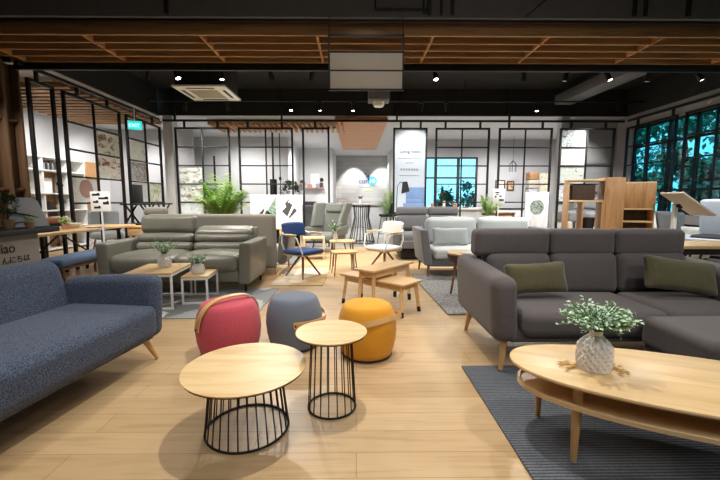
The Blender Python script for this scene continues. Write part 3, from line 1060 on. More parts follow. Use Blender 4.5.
# ------------------------------------------------------------------ white framed nesting tables
def frame_table(name, label, loc, rz, W, D, H):
    s = thing(name, label, 'nesting table', loc, rz, 'white-framed nesting tables')
    B((0, 0, H - .011), (W, D, .022), .003).build('tabletop', 'oakx', s)
    t = .022
    mb = MB()
    for sy in (-1, 1):
        mb.box((0, sy * (D / 2 - t / 2), H - .034), (W, t, t), .002)
    for sx in (-1, 1):
        mb.box((sx * (W / 2 - t / 2), 0, H - .034), (t, D - 2 * t, t), .002)
    mb.build('frame', 'whitemetal', s)
    for sy in (-1, 1):
        B((0, sy * (D / 2 - t / 2), t / 2), (W, t, t), .002).build('base_rail', 'whitemetal', s)
    for sx in (-1, 1):
        for sy in (-1, 1):
            B((sx * (W / 2 - t / 2), sy * (D / 2 - t / 2), (H - .045 + t) / 2), (t, t, H - .045 - t), .002).build('leg', 'whitemetal', s)
    return s
frame_table('nesting_table', 'larger taller white-framed nesting table with oak top', (-2.27, 4.235, .0125), 6, .50, .64, .408)
frame_table('nesting_table', 'smaller lower white-framed nesting table with oak top', (-1.865, 4.38, .0125), 6, .29, .46, .325)
s = thing('potted_plant', 'round ribbed white vase with pale sprigs on the larger nesting table', 'plant', (-2.24, 4.30, .4215))
vase_faceted(s, .14, .075, 'ceram', 16, 9, .42)
a, b = foliage(46, .16, .05, .2, .04, .014, seed=8, flat=.4)
for q, nm, mt in ((a, 'stem', 'leaf'), (b, 'leaves', 'leafpale')):
    q.build(nm, mt, s).location = (0, 0, .15)
s = thing('potted_plant', 'plain domed white pot with sprigs on the smaller nesting table', 'plant', (-1.87, 4.34, .339))
MB().lathe([(0, 0), (.066, 0), (.075, .012), (.076, .05), (.066, .09), (.044, .112), (.026, .118), (.022, .1), (0, .1)], 32).build('vase', 'ceram', s)
a, b = foliage(40, .13, .05, .16, .038, .013, seed=9, flat=.35)
for q, nm, mt in ((a, 'stem', 'leaf'), (b, 'leaves', 'leafpale')):
    q.build(nm, mt, s).location = (0, 0, .105)
solo('cup', MB().lathe([(0, 0), (.012, 0), (.013, .014), (.006, .018), (0, .018)], 16), 'ceram', 'tiny white knob-like cup beside the vase on the larger nesting table', 'cup', (-2.12, 4.42, .4215))

# ------------------------------------------------------------------ wooden benches
def bench(label, loc, rz, L, W, H, ap, splay):
    s = thing('bench', label, 'bench', loc, rz)
    B((0, 0, H - .0125), (L, W, .025), .006).build('seat', 'beech', s)
    mb = MB()
    for sy in (-1, 1):
        mb.box((0, sy * (W / 2 - .045), H - .025 - ap / 2), (L - .14, .02, ap), .003)
    for sx in (-1, 1):
        mb.box((sx * (L / 2 - .075), 0, H - .025 - ap / 2), (.02, W - .1, ap), .003)
    mb.build('apron', 'beech', s)
    for sx in (-1, 1):
        for sy in (-1, 1):
            x, y = sx * (L / 2 - .06), sy * (W / 2 - .05)
            l = MB().tube([(x + sx * splay, y + sy * splay, .0), (x, y, H - .026)], [.022, .027], 4).build('leg', 'beech', s)
            k = .16
            MB().tube([(x + sx * splay, y + sy * splay, .001), (x + sx * splay * (1 - k), y + sy * splay * (1 - k), H * k)], [.0245, .0255], 4).build('foot_sleeve', 'ink', l)
    return s
bench('long low wooden bench with dark-tipped legs on the plank floor', (.265, 4.075, 0), -42.5, .90, .36, .35, .06, .03)
bench('shorter wooden bench straddling across the long low bench', (.335, 4.17, 0), 50.5, .80, .27, .465, .07, .02)

# ------------------------------------------------------------------ tub chairs on wooden swivel legs
def arm_chair(label, seat_mat, back_mat, loc, rz, seat_h):
    s = thing('armchair', label, 'chair', loc, rz)          # faces local -y
    MB().soft((0, -.02, seat_h - .03), (.46, .46, .06), .028, (0, 0, .012), n=8).build('seat', seat_mat, s)
    B((0, -.0, seat_h - .072), (.42, .42, .02), .008).build('seat_board', 'oak', s)
    def bend(x, y, z):
        return (x, y - x * x * .9 + z * .22, z * math.sqrt(max(.05, 1 - (x / .30) ** 4)))
    MB().soft((0, .24, seat_h + .30), (.46, .06, .225), .03, (0, .01, 0), n=10, fn=bend).build('backrest', back_mat, s)
    for sg in (-1, 1):
        a = MB().tube([(sg * .20, -.22, seat_h - .07), (sg * .26, -.24, seat_h + .02), (sg * .285, -.17, seat_h + .20), (sg * .28, -.10, seat_h + .215), (sg * .27, .12, seat_h + .235), (sg * .22, .22, seat_h + .27)], .012, 8)
        o = a.build('arm_tube', 'whitemetal', s)
        MB().soft((sg * .282, -.02, seat_h + .243), (.05, .26, .022), .01, n=4).build('armrest', 'oak', o)
        MB().tube([(sg * .2, .17, seat_h - .07), (sg * .21, .24, seat_h + .1), (sg * .2, .24, seat_h + .25)], .011, 8).build('back_tube', 'whitemetal', s)
    MB().lathe([(.05, seat_h - .12), (.06, seat_h - .083), (0, seat_h - .083)], 16).build('hub', 'black', s)
    for k in range(4):
        a = PI / 4 + k * PI / 2
        c_, s_ = math.cos(a), math.sin(a)
        MB().tube([(.27 * c_, .27 * s_, 0.022), (.04 * c_, .04 * s_, seat_h - .1)], [.014, .02], 8).build('leg', 'walnut', s)
    return s
arm_chair('blue upholstered armchair with white arm tubes on splayed wooden legs', 'blueseat', 'blueseat', (-.83, 5.72, 0), 52, .44)
arm_chair('white armchair with wooden armrests near the bar stool', 'whiteseat', 'whiteseat', (.49, 6.3, 0), -48, .42)

# small stacked tables between the chairs
def hair_table(label, loc, W, D, H, mat, rz=0):
    s = thing('side_table', label, 'side table', loc, rz)
    out = superell(W / 2, D / 2, 3.2, 40)
    MB().slab(out, [(.012, H - .03), (0, H - .018), (0, H - .004), (.004, H)]).build('tabletop', 'oak', s)
    for sx in (-1, 1):
        for sy in (-1, 1):
            MB().tube([(sx * W * .44, sy * D * .42, .001), (sx * W * .36, sy * D * .34, H - .028)], [.008, .012], 8).build('leg', mat, s)
    return s
hair_table('lower small oak table with brown legs, nearer of the pair between the chairs', (-.19, 5.92, 0), .42, .36, .385, 'walnut', 12)
hair_table('taller small oak table of the pair between the chairs', (-.24, 6.42, 0), .44, .36, .50, 'walnut', -8)
s = thing('potted_plant', 'small bud vase with leafy sprigs on the taller small oak table', 'plant', (-.36, 6.42, .501))
MB().lathe([(0, 0), (.03, 0), (.042, .04), (.035, .1), (.018, .14), (.02, .17), (.014, .17), (.012, .1), (0, .1)], 20).build('vase', 'ceramgrey', s)
a, b = foliage(14, .12, .05, .2, .06, .024, seed=12, flat=.4)
for q, nm, mt in ((a, 'stem', 'leaf'), (b, 'leaves', 'leaf')):
    q.build(nm, mt, s).location = (0, 0, .16)

# bar table, stool
s = thing('bar_table', 'tall round bar table with black slatted hourglass base', 'bar table', (.16, 10.45, 0))
MB().lathe([(0, 1.075), (.42, 1.075), (.44, 1.085), (.44, 1.105), (0, 1.105)], 48).build('tabletop', 'whitegloss', s)
for k in range(22):
    a = 2 * PI * k / 22
    c_, s_ = math.cos(a), math.sin(a)
    MB().tube([(.36 * c_, .36 * s_, .02), (.20 * c_, .20 * s_, .72), (.235 * c_, .235 * s_, 1.07)], .011, 5).build('slat', 'black', s)
ring = lambda r, z: [(r * math.cos(2 * PI * k / 40), r * math.sin(2 * PI * k / 40), z) for k in range(40)]
MB().tube(ring(.36, .012), .012, 6, True).build('base_ring', 'black', s)
s = thing('flower_vase', 'small white vase of dark red flowers on the bar table', 'vase', (.12, 10.4, 1.106))
MB().lathe([(0, 0), (.04, 0), (.05, .05), (.03, .1), (.035, .12), (.02, .12), (0, .1)], 16).build('vase', 'ceram', s)
mb = MB()
rnd = random.Random(4)
for k in range(30):
    mb.leaf((rnd.uniform(-.05, .05), rnd.uniform(-.05, .05), .14 + rnd.uniform(-.02, .05)), (rnd.uniform(-1, 1), rnd.uniform(-1, 1), rnd.uniform(0, 1)), (0, 0, 1), .07, .04)
mb.build('flowers', plain('dark_rose', '#6e2b33', .6), s)
s = thing('bar_stool', 'black shell bar stool with four legs beside the bar table', 'bar stool', (.90, 10.3, 0), -65)
MB().soft((0, 0, .76), (.42, .40, .07), .03, n=8, fn=lambda x, y, z: (x, y, z + x * x * .5 + max(0, y) ** 2 * .8)).build('seat', 'blackplastic', s)
MB().soft((0, .22, .94), (.40, .05, .34), .024, n=8, fn=lambda x, y, z: (x * (1 - max(0, z) * .6), y - x * x * 1.4 + z * .25, z)).build('backrest', 'blackplastic', s)
for sx in (-1, 1):
    for sy in (-1, 1):
        MB().tube([(sx * .22, sy * .22, .001), (sx * .15, sy * .14, .735)], [.011, .014], 8).build('leg', 'black', s)
MB().tube([(-.2, -.2, .26), (.2, -.2, .26), (.2, .2, .26), (-.2, .2, .26)], .008, 6, True).build('footrest', 'black', s)

# wing chair
s = thing('wing_chair', 'sage grey high-back wing chair with head pillow', 'armchair', (-.63, 8.6, 0), -28)
MB().soft((0, -.04, .36), (.62, .66, .16), .06, (0, 0, .02), n=8).build('seat', 'wingcloth', s)
MB().soft((0, .31, .75), (.60, .12, .78), .05, (0, .01, 0), n=8, rot=(-9, 0, 0)).build('backrest', 'wingcloth', s)
for sg in (-1, 1):
    MB().soft((sg * .36, .17, .86), (.09, .38, .56), .04, n=8, fn=lambda x, y, z: (x + sg * (z * .12 - y * .12), y + z * .25 - .14 * (1 - (z + .28) / .56), z)).build('wing', 'wingcloth', s)
    MB().soft((sg * .36, -.1, .49), (.10, .64, .22), .045, n=8, fn=lambda x, y, z: (x + sg * z * .2, y, z + y * .08)).build('arm', 'wingcloth', s)
MB().soft((0, .27, 1.02), (.46, .12, .22), .05, n=6, rot=(-9, 0, 0)).build('head_pillow', 'wingcloth', s)
for sx in (-1, 1):
    for sy in (-1, 1):
        taper_leg(sx * .24, sy * .24, .3, sx * .05, sy * .05, .001, .018, .011).build('leg', 'black', s)
s = thing('armchair', 'dark grey box armchair behind the wing chair', 'armchair', (-1.33, 10.75, 0), 10)
MB().soft((0, .3, .6), (.9, .2, .9), .06, n=6).build('backrest', 'charlight', s)
MB().soft((0, -.1, .34), (.6, .6, .2), .05, n=6).build('seat', 'charlight', s)
for sg in (-1, 1):
    MB().soft((sg * .40, -.1, .44), (.16, .66, .5), .05, n=6).build('arm', 'charlight', s)
    for y in (-.35, .35):
        B((sg * .38, y, .1), (.05, .05, .2), .005).build('leg', 'black', s)

# sideboard with the two boards
s = thing('sideboard', 'low pale wooden open sideboard under the white boards', 'sideboard', (-1.86, 8.3, 0))
B((0, 0, .575), (1.34, .42, .03), .004).build('top', 'oak', s)
B((0, 0, .13), (1.30, .40, .03), .004).build('bottom_board', 'oak', s)
for x in (-.65, -.2, .2, .65):
    B((x, 0, .345), (.03, .40, .43), .004).build('divider', 'oak', s)
B((0, .195, .345), (1.30, .012, .43), .002).build('back_panel', 'ink', s)
for x in (-.5, .5):
    B((x, 0, .057), (.05, .34, .114), .004).build('foot', 'black', s)
B((.43, -.03, .43), (.42, .34, .02), .003).build('shelf', 'oak', s)
def board(label, x, y, z, W, H, var):
    s = thing('display_board', label, 'display board', (x, y, z), 0)
    B((0, 0, H / 2), (W, .02, H), .002).build('panel', 'paper', s)
    Y = -.0115
    mb = MB()
    c = (.02, H * .53) if var else (-.05, H * .30)
    d = .15
    def dia(cx, cz, a, b):
        mb.prism([(cx - a, cz), (cx, cz - b), (cx + a, cz), (cx, cz + b)], .003, M=Matrix.Translation((0, Y, 0)))
    if var:
        mb.prism([(-.17, .36), (-.05, .24), (.07, .50), (0, .56), (-.10, .53), (-.07, .46)], .003, M=Matrix.Translation((.0, Y, 0)))
        mb.prism([(-.02, .22), (.0, .20), (.17, .37), (.12, .43), (.09, .42)], .003, M=Matrix.Translation((.0, Y, 0)))
        mb.prism([(-.10, .53), (-.02, .62), (-.0, .60), (-.07, .51)], .003, M=Matrix.Translation((.0, Y, 0)))
    else:
        mb.prism([(-.22, .24), (-.12, .14), (-.02, .40), (-.05, .42)], .003, M=Matrix.Translation((.05, Y, 0)))
        mb.prism([(-.10, .12), (-.06, .08), (.08, .24), (.14, .30), (.01, .39)], .003, M=Matrix.Translation((.05, Y, 0)))
    mb.build('diamond_print', plain('charcoal_print_%d' % var, '#3b3a3e', .6), s)
    if not var:
        MB().prism([(W / 2 - .002, .0 + H * .35), (W / 2 - .002, H - .03), (.06, H * .48), (.14, H * .34)], .003, M=Matrix.Translation((0, Y, 0))).build('green_print', 'poster_green', s)
    for sx in (-.2, .2):
        B((sx, .06, .04), (.02, .12, .08), .003).build('support', 'paper', s)
board('white board with black and green diamond print, left one on the sideboard', -2.05, 8.25, .591, .565, .72, 0)
board('white board with a single dark diamond print on the sideboard', -1.475, 8.25, .591, .565, .72, 1)
hw = thing('stool', 'pale wooden cube stool under the blue chair back', 'stool', (-.86, 7.55, 0), 5)
for x in (-.19, .19):
    B((x, 0, .21), (.03, .36, .42), .004).build('side', 'oak', hw)
B((0, 0, .435), (.44, .36, .03), .004).build('seat', 'oak', hw)
B((0, 0, .12), (.35, .34, .03), .004).build('shelf', 'oak', hw)

# ------------------------------------------------------------------ light grey sofa group
s = thing('sofa', 'light grey sofa with loose back cushions on the shag rug', 'sofa', (2.05, 5.98, 0))
ox, oy = 2.05, 5.98
MB().soft(at(2.05, 6.0, .25), (1.84, .84, .14), .03, n=4).build('base', 'midgrey', s)
for (a, b) in ((1.175, 2.045), (2.055, 2.925)):
    MB().soft(at((a + b) / 2, 5.9, .38), (b - a, .78, .15), .05, (0, .01, .02), n=8).build('seat_cushion', 'palegrey', s)
    MB().soft(at((a + b) / 2, 6.27, .66), (b - a, .20, .48), .08, (0, .05, .02), n=8, rot=(-10, 0, 0), wr=.005).build('back_cushion', 'lightgrey', s)
B(at(2.05, 6.42, .48), (1.9, .1, .52), .03).build('back_frame', 'midgrey', s)
for sg, x in ((-1, 1.1), (1, 3.0)):
    MB().soft(at(x, 5.98, .48), (.12, .92, .54), .02, n=4, fn=lambda X, Y, Z: (X + sg * (Z + .27) * .12, Y + (.1 * (Z + .27) if Y < 0 else 0), Z)).build('arm', 'midgrey', s)
for x in (1.12, 2.98):
    for y in (5.62, 6.36):
        taper_leg(*at(x, y, .2), (-.02 if x < 2 else .02), (-.04 if y < 6 else .03), .026 if y < 5.9 else .001, .022, .014).build('leg', 'walnut', s)
cushion('small light grey cushion on the left seat of the light grey sofa', 'lightgrey', (1.52, 5.93, .615), (.58, .29), (-16, 0, 0), .006)

s = thing('side_table', 'round wooden side table with dark wicker drum by the charcoal sectional', 'side table', (1.40, 4.62, .0185))
MB().lathe([(0, .50), (.235, .50), (.245, .508), (.245, .522), (0, .522)], 40).build('tabletop', 'oak', s)
MB().lathe([(.12, .39), (.19, .41), (.235, .45), (.24, .499), (0, .499)], 32).build('basket', 'shade', s)
for k in range(3):
    a = R(195 + 120 * k)
    MB().tube([(.21 * math.cos(a), .21 * math.sin(a), .001), (.15 * math.cos(a), .15 * math.sin(a), .41)], [.012, .02], 10).build('leg', 'walnut', s)
solo('magazine', B((0, 0, .004), (.2, .15, .008), .001), photo_mat('magazine_cover', ['#555a60', '#c8ccd0', '#eceef0'], 8, 4), 'grey magazine on the round wooden side table', 'magazine', (1.42, 4.58, .541), 20)
s = thing('pole_table', 'slim black pole side table with wooden foot beside the sectional arm', 'side table', (1.17, 3.70, 0))
B((.12, 0, .012), (.30, .05, .022), .004).build('foot', 'beech', s)
MB().tube([(0, 0, .022), (0, 0, .535)], .013, 10).build('pole', 'black', s)
MB().lathe([(0, .537), (.13, .537), (.135, .55), (0, .55)], 32, c=(.12, 0, 0)).build('tabletop', 'black', s)

s = thing('recliner_sofa', 'dark grey recliner sofa under the printed banner', 'sofa', (1.55, 7.75, 0))
ox, oy = 1.55, 7.75
B(at(1.55, 7.8, .12), (1.3, .8, .2), .02).build('base', 'black', s)
for (a, b) in ((.87, 1.545), (1.555, 2.23)):
    x, ww = (a + b) / 2, b - a
    MB().soft(at(x, 7.65, .42), (ww, .72, .22), .07, (0, .01, .02), n=8).build('seat_cushion', 'charlight', s)
    MB().soft(at(x, 8.03, .70), (ww, .22, .34), .08, (0, .03, 0), n=8, rot=(-8, 0, 0)).build('back_cushion', 'charlight', s)
    MB().soft(at(x, 8.08, .955), (ww, .18, .20), .07, (0, .02, 0), n=8, rot=(-5, 0, 0)).build('headrest', 'charlight', s)
    MB().soft(at(x, 7.26, .32), (ww, .06, .16), .025, n=6).build('footrest_flap', 'charlight', s)
for x, sg in ((.80, -1), (2.30, 1)):
    MB().soft(at(x, 7.7, .42), (.14, .84, .46), .05, n=6).build('arm', 'charlight', s)

# ------------------------------------------------------------------ potted palms and plants
def palm(label, loc, pot_h, pot_r, n, Lf, seed, mats=('leaflime', 'leaf'), pot='ceramgrey', spread=.6):
    s = thing('potted_palm', label, 'plant', loc)
    MB().lathe([(0, 0), (pot_r * .75, 0), (pot_r, pot_h), (pot_r * .9, pot_h), (pot_r * .85, pot_h * .9), (0, pot_h * .9)], 24).build('pot', pot, s)
    rnd = random.Random(seed)
    for i in range(n):
        a = 2 * PI * i / n * 2.4 + rnd.uniform(-.3, .3)
        t_ = rnd.uniform(.15, 1)
        out = spread * t_
        hh = Lf * rnd.uniform(.75, 1.05) * (1.05 - .35 * t_)
        pts = []
        for k in range(9):
            q = k / 8
            pts.append(Vector((math.cos(a) * out * q ** 1.5, math.sin(a) * out * q ** 1.5, pot_h * .9 + hh * (q - .18 * t_ * q ** 3))))
        mb = MB().tube(pts, [.008 * (1 - .8 * k / 8) for k in range(9)], 4)
        for k in range(2, 9):
            for h in (0, .5):
                q = min(8, k + h) if k < 8 else 8
                i0 = int(q)
                p = pts[i0].lerp(pts[min(8, i0 + 1)], q - i0)
                tg = (pts[min(8, i0 + 1)] - pts[max(0, i0 - 1)]).normalized()
                sd = tg.cross(Vector((0, 0, 1)))
                if sd.length < .05:
                    sd = Vector((-math.sin(a), math.cos(a), 0))
                sd.normalize()
                LL = Lf * .27 * (1.1 - .5 * abs(q / 8 - .5))
                for sg in (-1, 1):
                    mb.leaf(p, tg * .75 + sd * sg * .8 + Vector((0, 0, -.1)), (0, 0, 1), LL, LL * .19, .35)
        mb.build('frond', mats[i % 2], s, flat=False)
    return s
palm('large bushy palm rising behind the taupe sofa', (-3.08, 8.5, 0), .5, .2, 30, 1.42, 2, ('leaflime', 'palmmid'), 'ceramgrey', .50)
palm('potted palm standing beside the logo opening next to the bar stool', (1.08, 11.3, 0), .55, .2, 12, 1.2, 5, ('leaflime', 'palmmid'), 'ceram', .42)
palm('leafy green plant in a tall white planter behind the light grey sofa', (2.95, 8.3, 0), .85, .17, 16, .58, 6, ('palmmid', 'leaflime'), 'ceram', .36)

# ------------------------------------------------------------------ signs, wall shelving, back rooms
s = thing('sign_board', 'marble-patterned sign board with a dark round print', 'sign', (3.42, 7.0, 0))
B((0, 0, .70), (.44, .03, 1.30), .003).build('panel', 'marble', s)
MB().lathe([(0, 0), (.135, 0), (.135, .004), (0, .004)], 40, M=TM(0, -.015, 1.07, 90, 0, 0)).build('round_print', photo_mat('dark_forest_print', ['#20302e', '#3c5550', '#a3b4b0'], 7, 2), s)
B((0, 0, .025), (.5, .3, .05), .004).build('foot', 'whitemetal', s)
s = thing('sign_stand', 'white product card on a thin stand behind the light grey sofa', 'sign stand', (2.63, 6.85, 0))
MB().lathe([(0, 0), (.13, 0), (.13, .012), (0, .012)], 24).build('foot', 'whitemetal', s)
MB().tube([(0, 0, .012), (0, 0, 1.2)], .01, 8).build('pole', 'whitemetal', s)
B((0, -.014, 1.27), (.22, .012, .27), .002).build('card', 'paper', s)
mb = MB()
for (x, z, w, h) in ((-.03, .07, .08, .02), (-.06, -.01, .03, .03), (.03, -.0, .04, .025), (.05, -.07, .09, .03), (-.03, .03, .05, .012)):
    mb.box((x, -.021, 1.27 + z), (w, .003, h), 0)
mb.build('print', 'ink', s)
s = thing('sign_stand', 'white card with five sofa pictures on a stand by the dining table', 'sign stand', (-3.93, 5.78, 0))
MB().lathe([(0, 0), (.12, 0), (.12, .012), (0, .012)], 24).build('foot', 'whitemetal', s)
MB().tube([(0, 0, .012), (0, 0, 1.05)], .014, 8).build('pole', 'whitemetal', s)
B((0, -.014, 1.18), (.30, .012, .305), .002).build('card', 'paper', s)
mb = MB()
for (x, z, w, h) in ((-.06, .10, .12, .03), (.05, .045, .15, .03), (-.07, -.01, .08, .03), (.085, -.03, .09, .04), (-.05, -.095, .1, .03)):
    mb.box((x, -.021, 1.18 + z), (w, .003, h), 0)
    mb.box((x + w * .3, -.021, 1.18 + z + h * .6), (w * .3, .003, h * .6), 0)
mb.build('print', 'ink', s)

# photographs set in the screens
def photo(label, M, w, h, cols, scale, seed, name='photo_print'):
    o = B((0, .012, 0), (w, .01, h), 0).build(name, photo_mat('photo_%d' % seed, cols, scale, seed))
    o.matrix_world = M
    return tag(o, label, 'photograph', 'photographs in the grid screens')
warm = ['#4a3a33', '#8d7466', '#e2d6cc', '#f3eee8']
cool = ['#2c2422', '#7d5c52', '#cfdad8', '#eef3f3']
zr = lambda k: 2.975 - .458 * (k + .5)
def atb(p0, p1, k):
    return Matrix.Translation(((bx(p0) + bx(p1)) / 2, YP, zr(k)))
photo('photograph of brown chairs, upper one at the left corner of the back wall', atb(177, 201, 2), .56, .41, ['#3a2a28', '#a08a82', '#d7e2df', '#eef4f2'], 2.6, 11)
photo('photograph of brown loungers, lower one at the left corner of the back wall', atb(177, 201, 3), .56, .41, ['#47302c', '#a37f73', '#cfdeda', '#eaf2ef'], 3.2, 12)
photo('pale grey photograph of a seascape low in the left corner grid', atb(177, 201, 4), .56, .41, ['#8f979b', '#c3cdd2', '#e4ecf0'], 2, 13)
photo('photograph of blue-black shapes at the top of the right corner grid', atb(564, 589.5, 0), .60, .41, ['#14181c', '#8aa0aa', '#e8eff2'], 7, 14)
photo('bright line drawing photograph second from top in the right corner grid', atb(564, 589.5, 1), .60, .41, ['#c9b8a2', '#f4f2ea', '#ffffff', '#ffffff'], 3, 15)
photo('photograph with pale green and pink marks, third in the right corner grid', atb(564, 589.5, 2), .60, .41, ['#6c5a5c', '#e3d8dc', '#ffffff', '#dff0e6'], 5, 16)
photo('grey photograph at the bottom of the right corner grid', atb(564, 589.5, 3), .60, .41, ['#5a6068', '#c9ced4', '#f2f4f6'], 5, 17)
def atl(y, k):
    return MLx(XL) @ Matrix.Translation((y, 0, zr(k)))
photo('photograph of a beige living room, upper of two in the left line', atl(7.47, 1), .66, .41, warm, 2.8, 21)
photo('photograph of a room with a chevron wooden floor, lower in the left line', atl(7.47, 2), .66, .41, ['#3c2a24', '#8a5a48', '#e6d9d0', '#f4ebe4'], 2.8, 22)
photo('photograph with a pink disc on pale blue in the left line', atl(6.75, 3), .62, .41, ['#c9d6de', '#dbe5ec', '#eef2f6'], 2, 23)
o = MB().lathe([(0, 0), (.16, 0), (.16, .006), (0, .006)], 32, M=rotm(90, 0, 0)).build('pink_disc', plain('rose_disc', '#b08f8b', .6))
o.parent = bpy.data.objects['photo_print.009']
o.location = (.02, .004, .03)
photo('bright photograph of a white room beside the exit sign grid', atl(8.44, 1), .62, .41, ['#5a5450', '#e8eeee', '#f6fafa', '#ffffff'], 2, 24)
photo('photograph of grey branches and brown furniture in the exit sign grid', atl(8.44, 2), .62, .41, ['#4a4442', '#9aa4a8', '#d6dde0', '#a08078'], 5, 25)
photo('pale blank print low in the exit sign grid', atl(8.44, 3), .62, .41, ['#c4ccd0', '#dfe5e8'], 2, 26)
photo('photograph of a brown sofa and plant low in the exit sign grid', atl(9.1, 3), .5, .41, ['#5c3d34', '#a68a7a', '#c6d6a8', '#e8ece6'], 3, 27)

# exit sign
s = thing('exit_sign', 'glowing teal exit sign hanging at the left grid screens', 'exit sign', (-4.68, 8.1, 2.77), 25)
B((0, 0, 0), (.27, .03, .19), .006).build('housing', 'whitemetal', s)
B((0, -.016, 0), (.25, .006, .17), .002).build('face', 'exitm', s)
text('lettering', 'EXIT', .10, 'exitt', s, TM(-.112, -.021, -.036) @ FACE, .001)
B((0, 0, .24), (.02, .02, .30), .002).build('bracket', 'whitemetal', s)

# wall logo
lg = thing('wall_logo', 'blue lettered logo with bubbles on the whitewashed wall', 'logo', (.56, 17.99, 2.1))
lg.scale = (.85, 1, .85)
text('lettering', 'com', .40, 'inkblue', lg, TM(-.52, -.008, -.12) @ FACE, .006)
MB().lathe([(0, 0), (.25, 0), (.25, .012), (0, .012)], 40, M=TM(.28, -.002, .02, 90, 0, 0)).build('disc', 'inkteal', lg)
text('lettering', 'Hi', .34, 'paper', lg, TM(.11, -.018, -.1) @ FACE, .003)
mb = MB()
for (x, z, r) in ((.02, .27, .09), (-.13, .40, .055), (.06, .12, .05)):
    mb.lathe([(0, 0), (r, 0), (r, .012), (0, .012)], 24, M=TM(x, -.002, z, 90, 0, 0))
mb.build('bubble', 'inkblue', lg)
mb = MB()
for k in range(14):
    mb.box((-.47 + k * .075, -.004, -.32), (.055, .006, .04), 0)
mb.build('small_print', 'inkgrey', lg)
mb = MB()
for k in range(5):
    mb.box((-.1 + k * .085, -.004, -.52), (.06, .006, .06), 0)
mb.build('green_print', 'inkgreen', lg)

# ------------------------------------------------------------------ greeting kiosk at the left edge
s = thing('kiosk_counter', 'taupe greeting counter with black top behind the navy sofa', 'counter', (-3.42, 3.05, 0))
B((0, .03, .44), (.62, 1.12, .88), .006).build('body', 'kiosk', s)
plabel(B((0, .03, .905), (.70, 1.56, .05), .004).build('top', 'black', s), 'black counter top')
KT = Matrix.Translation((.314, 0, 0)) @ rotm(90, 0, 90)
text('lettering', 'Ciao', .125, 'ink', s, Matrix.Translation((.313, .105, .728)) @ rotm(0, 0, 90) @ FACE, .001, xs=.95)
text('lettering', 'こんにちは', .072, 'ink', s, Matrix.Translation((.313, .115, .635)) @ rotm(0, 0, 90) @ FACE, .001, xs=1.0)
s = thing('display_screen', 'pale sloping sales display with black swirl on the counter, right one', 'display', (-3.25, 3.70, .931), 62)
def slope(x, y, z):
    return (x, y + (z) * .35, z)
MB().slab([(-.15, 0), (.17, 0), (.13, .27), (.08, .31), (-.10, .31)], [(.0, 0), (.0, .015)], M=rotm(68, 0, 0)).build('panel', 'greywall', s)
mb = MB()
mb.tube([(-.14, .03, .10), (-.1, .045, .15), (.02, .035, .12), (.13, .025, .085)], [.008, .022, .02, .003], 8, flat=.3)
mb.tube([(-.16, .0, .04), (-.05, .012, .055), (.05, .01, .045), (.15, .0, .03)], [.012, .014, .008, .003], 8, flat=.3)
mb.build('swirl', 'ink', s)
s = thing('display_screen', 'white tablet display with dark band on the counter at the left edge', 'display', (-3.22, 3.12, .931), 60)
B((0, .06, .15), (.36, .014, .30), .006, rot=(-22, 0, 0)).build('panel', 'whitegloss', s)
B((0, .085, .235), (.34, .010, .07), .003, rot=(-22, 0, 0)).build('band', 'inkblue', s)
def topiary(label, loc, R_, h, leafm):
    s = thing('topiary', label, 'plant', loc)
    MB().lathe([(0, 0), (.04, 0), (.05, .09), (.045, .09), (.04, .08), (0, .08)], 20).build('pot', 'pot', s)
    MB().tube([(0, 0, .08), (0, 0, h)], .006, 6).build('stem', 'bark', s)
    mb = MB()
    rnd = random.Random(31)
    for k in range(420):
        d = Vector((rnd.gauss(0, 1), rnd.gauss(0, 1), rnd.gauss(0, 1))).normalized()
        mb.leaf(d * R_ * rnd.uniform(.6, 1) + Vector((0, 0, h + R_ * .5)), d + Vector((rnd.uniform(-.6, .6), rnd.uniform(-.6, .6), .4)), (0, 0, 1), R_ * .34, R_ * .2)
    mb.build('leaves', leafm, s)
    return s
topiary('small round clipped topiary in a clay pot on the counter', (-3.20, 3.44, .931), .085, .19, 'leafdark')
s = thing('potted_plant', 'small lime succulent in front of the topiary on the counter', 'plant', (-3.115, 3.56, .931))
MB().lathe([(0, 0), (.03, 0), (.04, .06), (.035, .06), (0, .05)], 16).build('pot', 'pot', s)
a, b = foliage(16, .05, .04, .09, .03, .015, seed=14)
b.build('leaves', 'leaflime', s).location = (0, 0, .05)

# ------------------------------------------------------------------ dining table and denim bench
s = thing('dining_table', 'long wooden dining table with black trestle legs along the left wall', 'table', (-4.42, 5.55, 0))
B((0, 0, .745), (.78, 2.5, .035), .005).build('tabletop', 'beech', s)
for y in (-.95, .95):
    mb = MB()
    for sx in (-1, 1):
        mb.tube([(sx * .33, y, 0), (sx * .26, y, .727)], .028, 4)
    mb.box((0, y, .70), (.6, .05, .04), .003)
    mb.box((0, y, .12), (.6, .03, .03), .003)
    mb.build('trestle', 'black', s)
MB().tube([(0, -.95, .12), (0, 0, .70), (0, .95, .12)], .014, 6).build('brace', 'black', s)
s = thing('bench', 'denim blue padded bench with wooden legs alongside the dining table', 'bench', (-3.78, 5.05, 0), 3)
MB().soft((0, 0, .42), (.36, 1.2, .10), .04, (0, 0, .012), n=8).build('cushion', 'benchblue', s)
B((0, 0, .35), (.33, 1.15, .03), .005).build('frame', 'walnut', s)
for sx in (-1, 1):
    for sy in (-1, 1):
        taper_leg(sx * .12, sy * .5, .335, sx * .03, sy * .04, .001, .02, .013).build('leg', 'walnut', s)
B((0, 0, .12), (.26, .95, .02), .004).build('lower_shelf', 'oak', s)
s = thing('potted_plant', 'small lime plant in a clay pot on the dining table', 'plant', (-4.35, 5.58, .764))
MB().lathe([(0, 0), (.04, 0), (.05, .08), (.045, .08), (0, .07)], 16).build('pot', 'rattan', s)
a, b = foliage(22, .08, .04, .12, .045, .02, seed=15)
b.build('leaves', 'leaflime', s).location = (0, 0, .07)
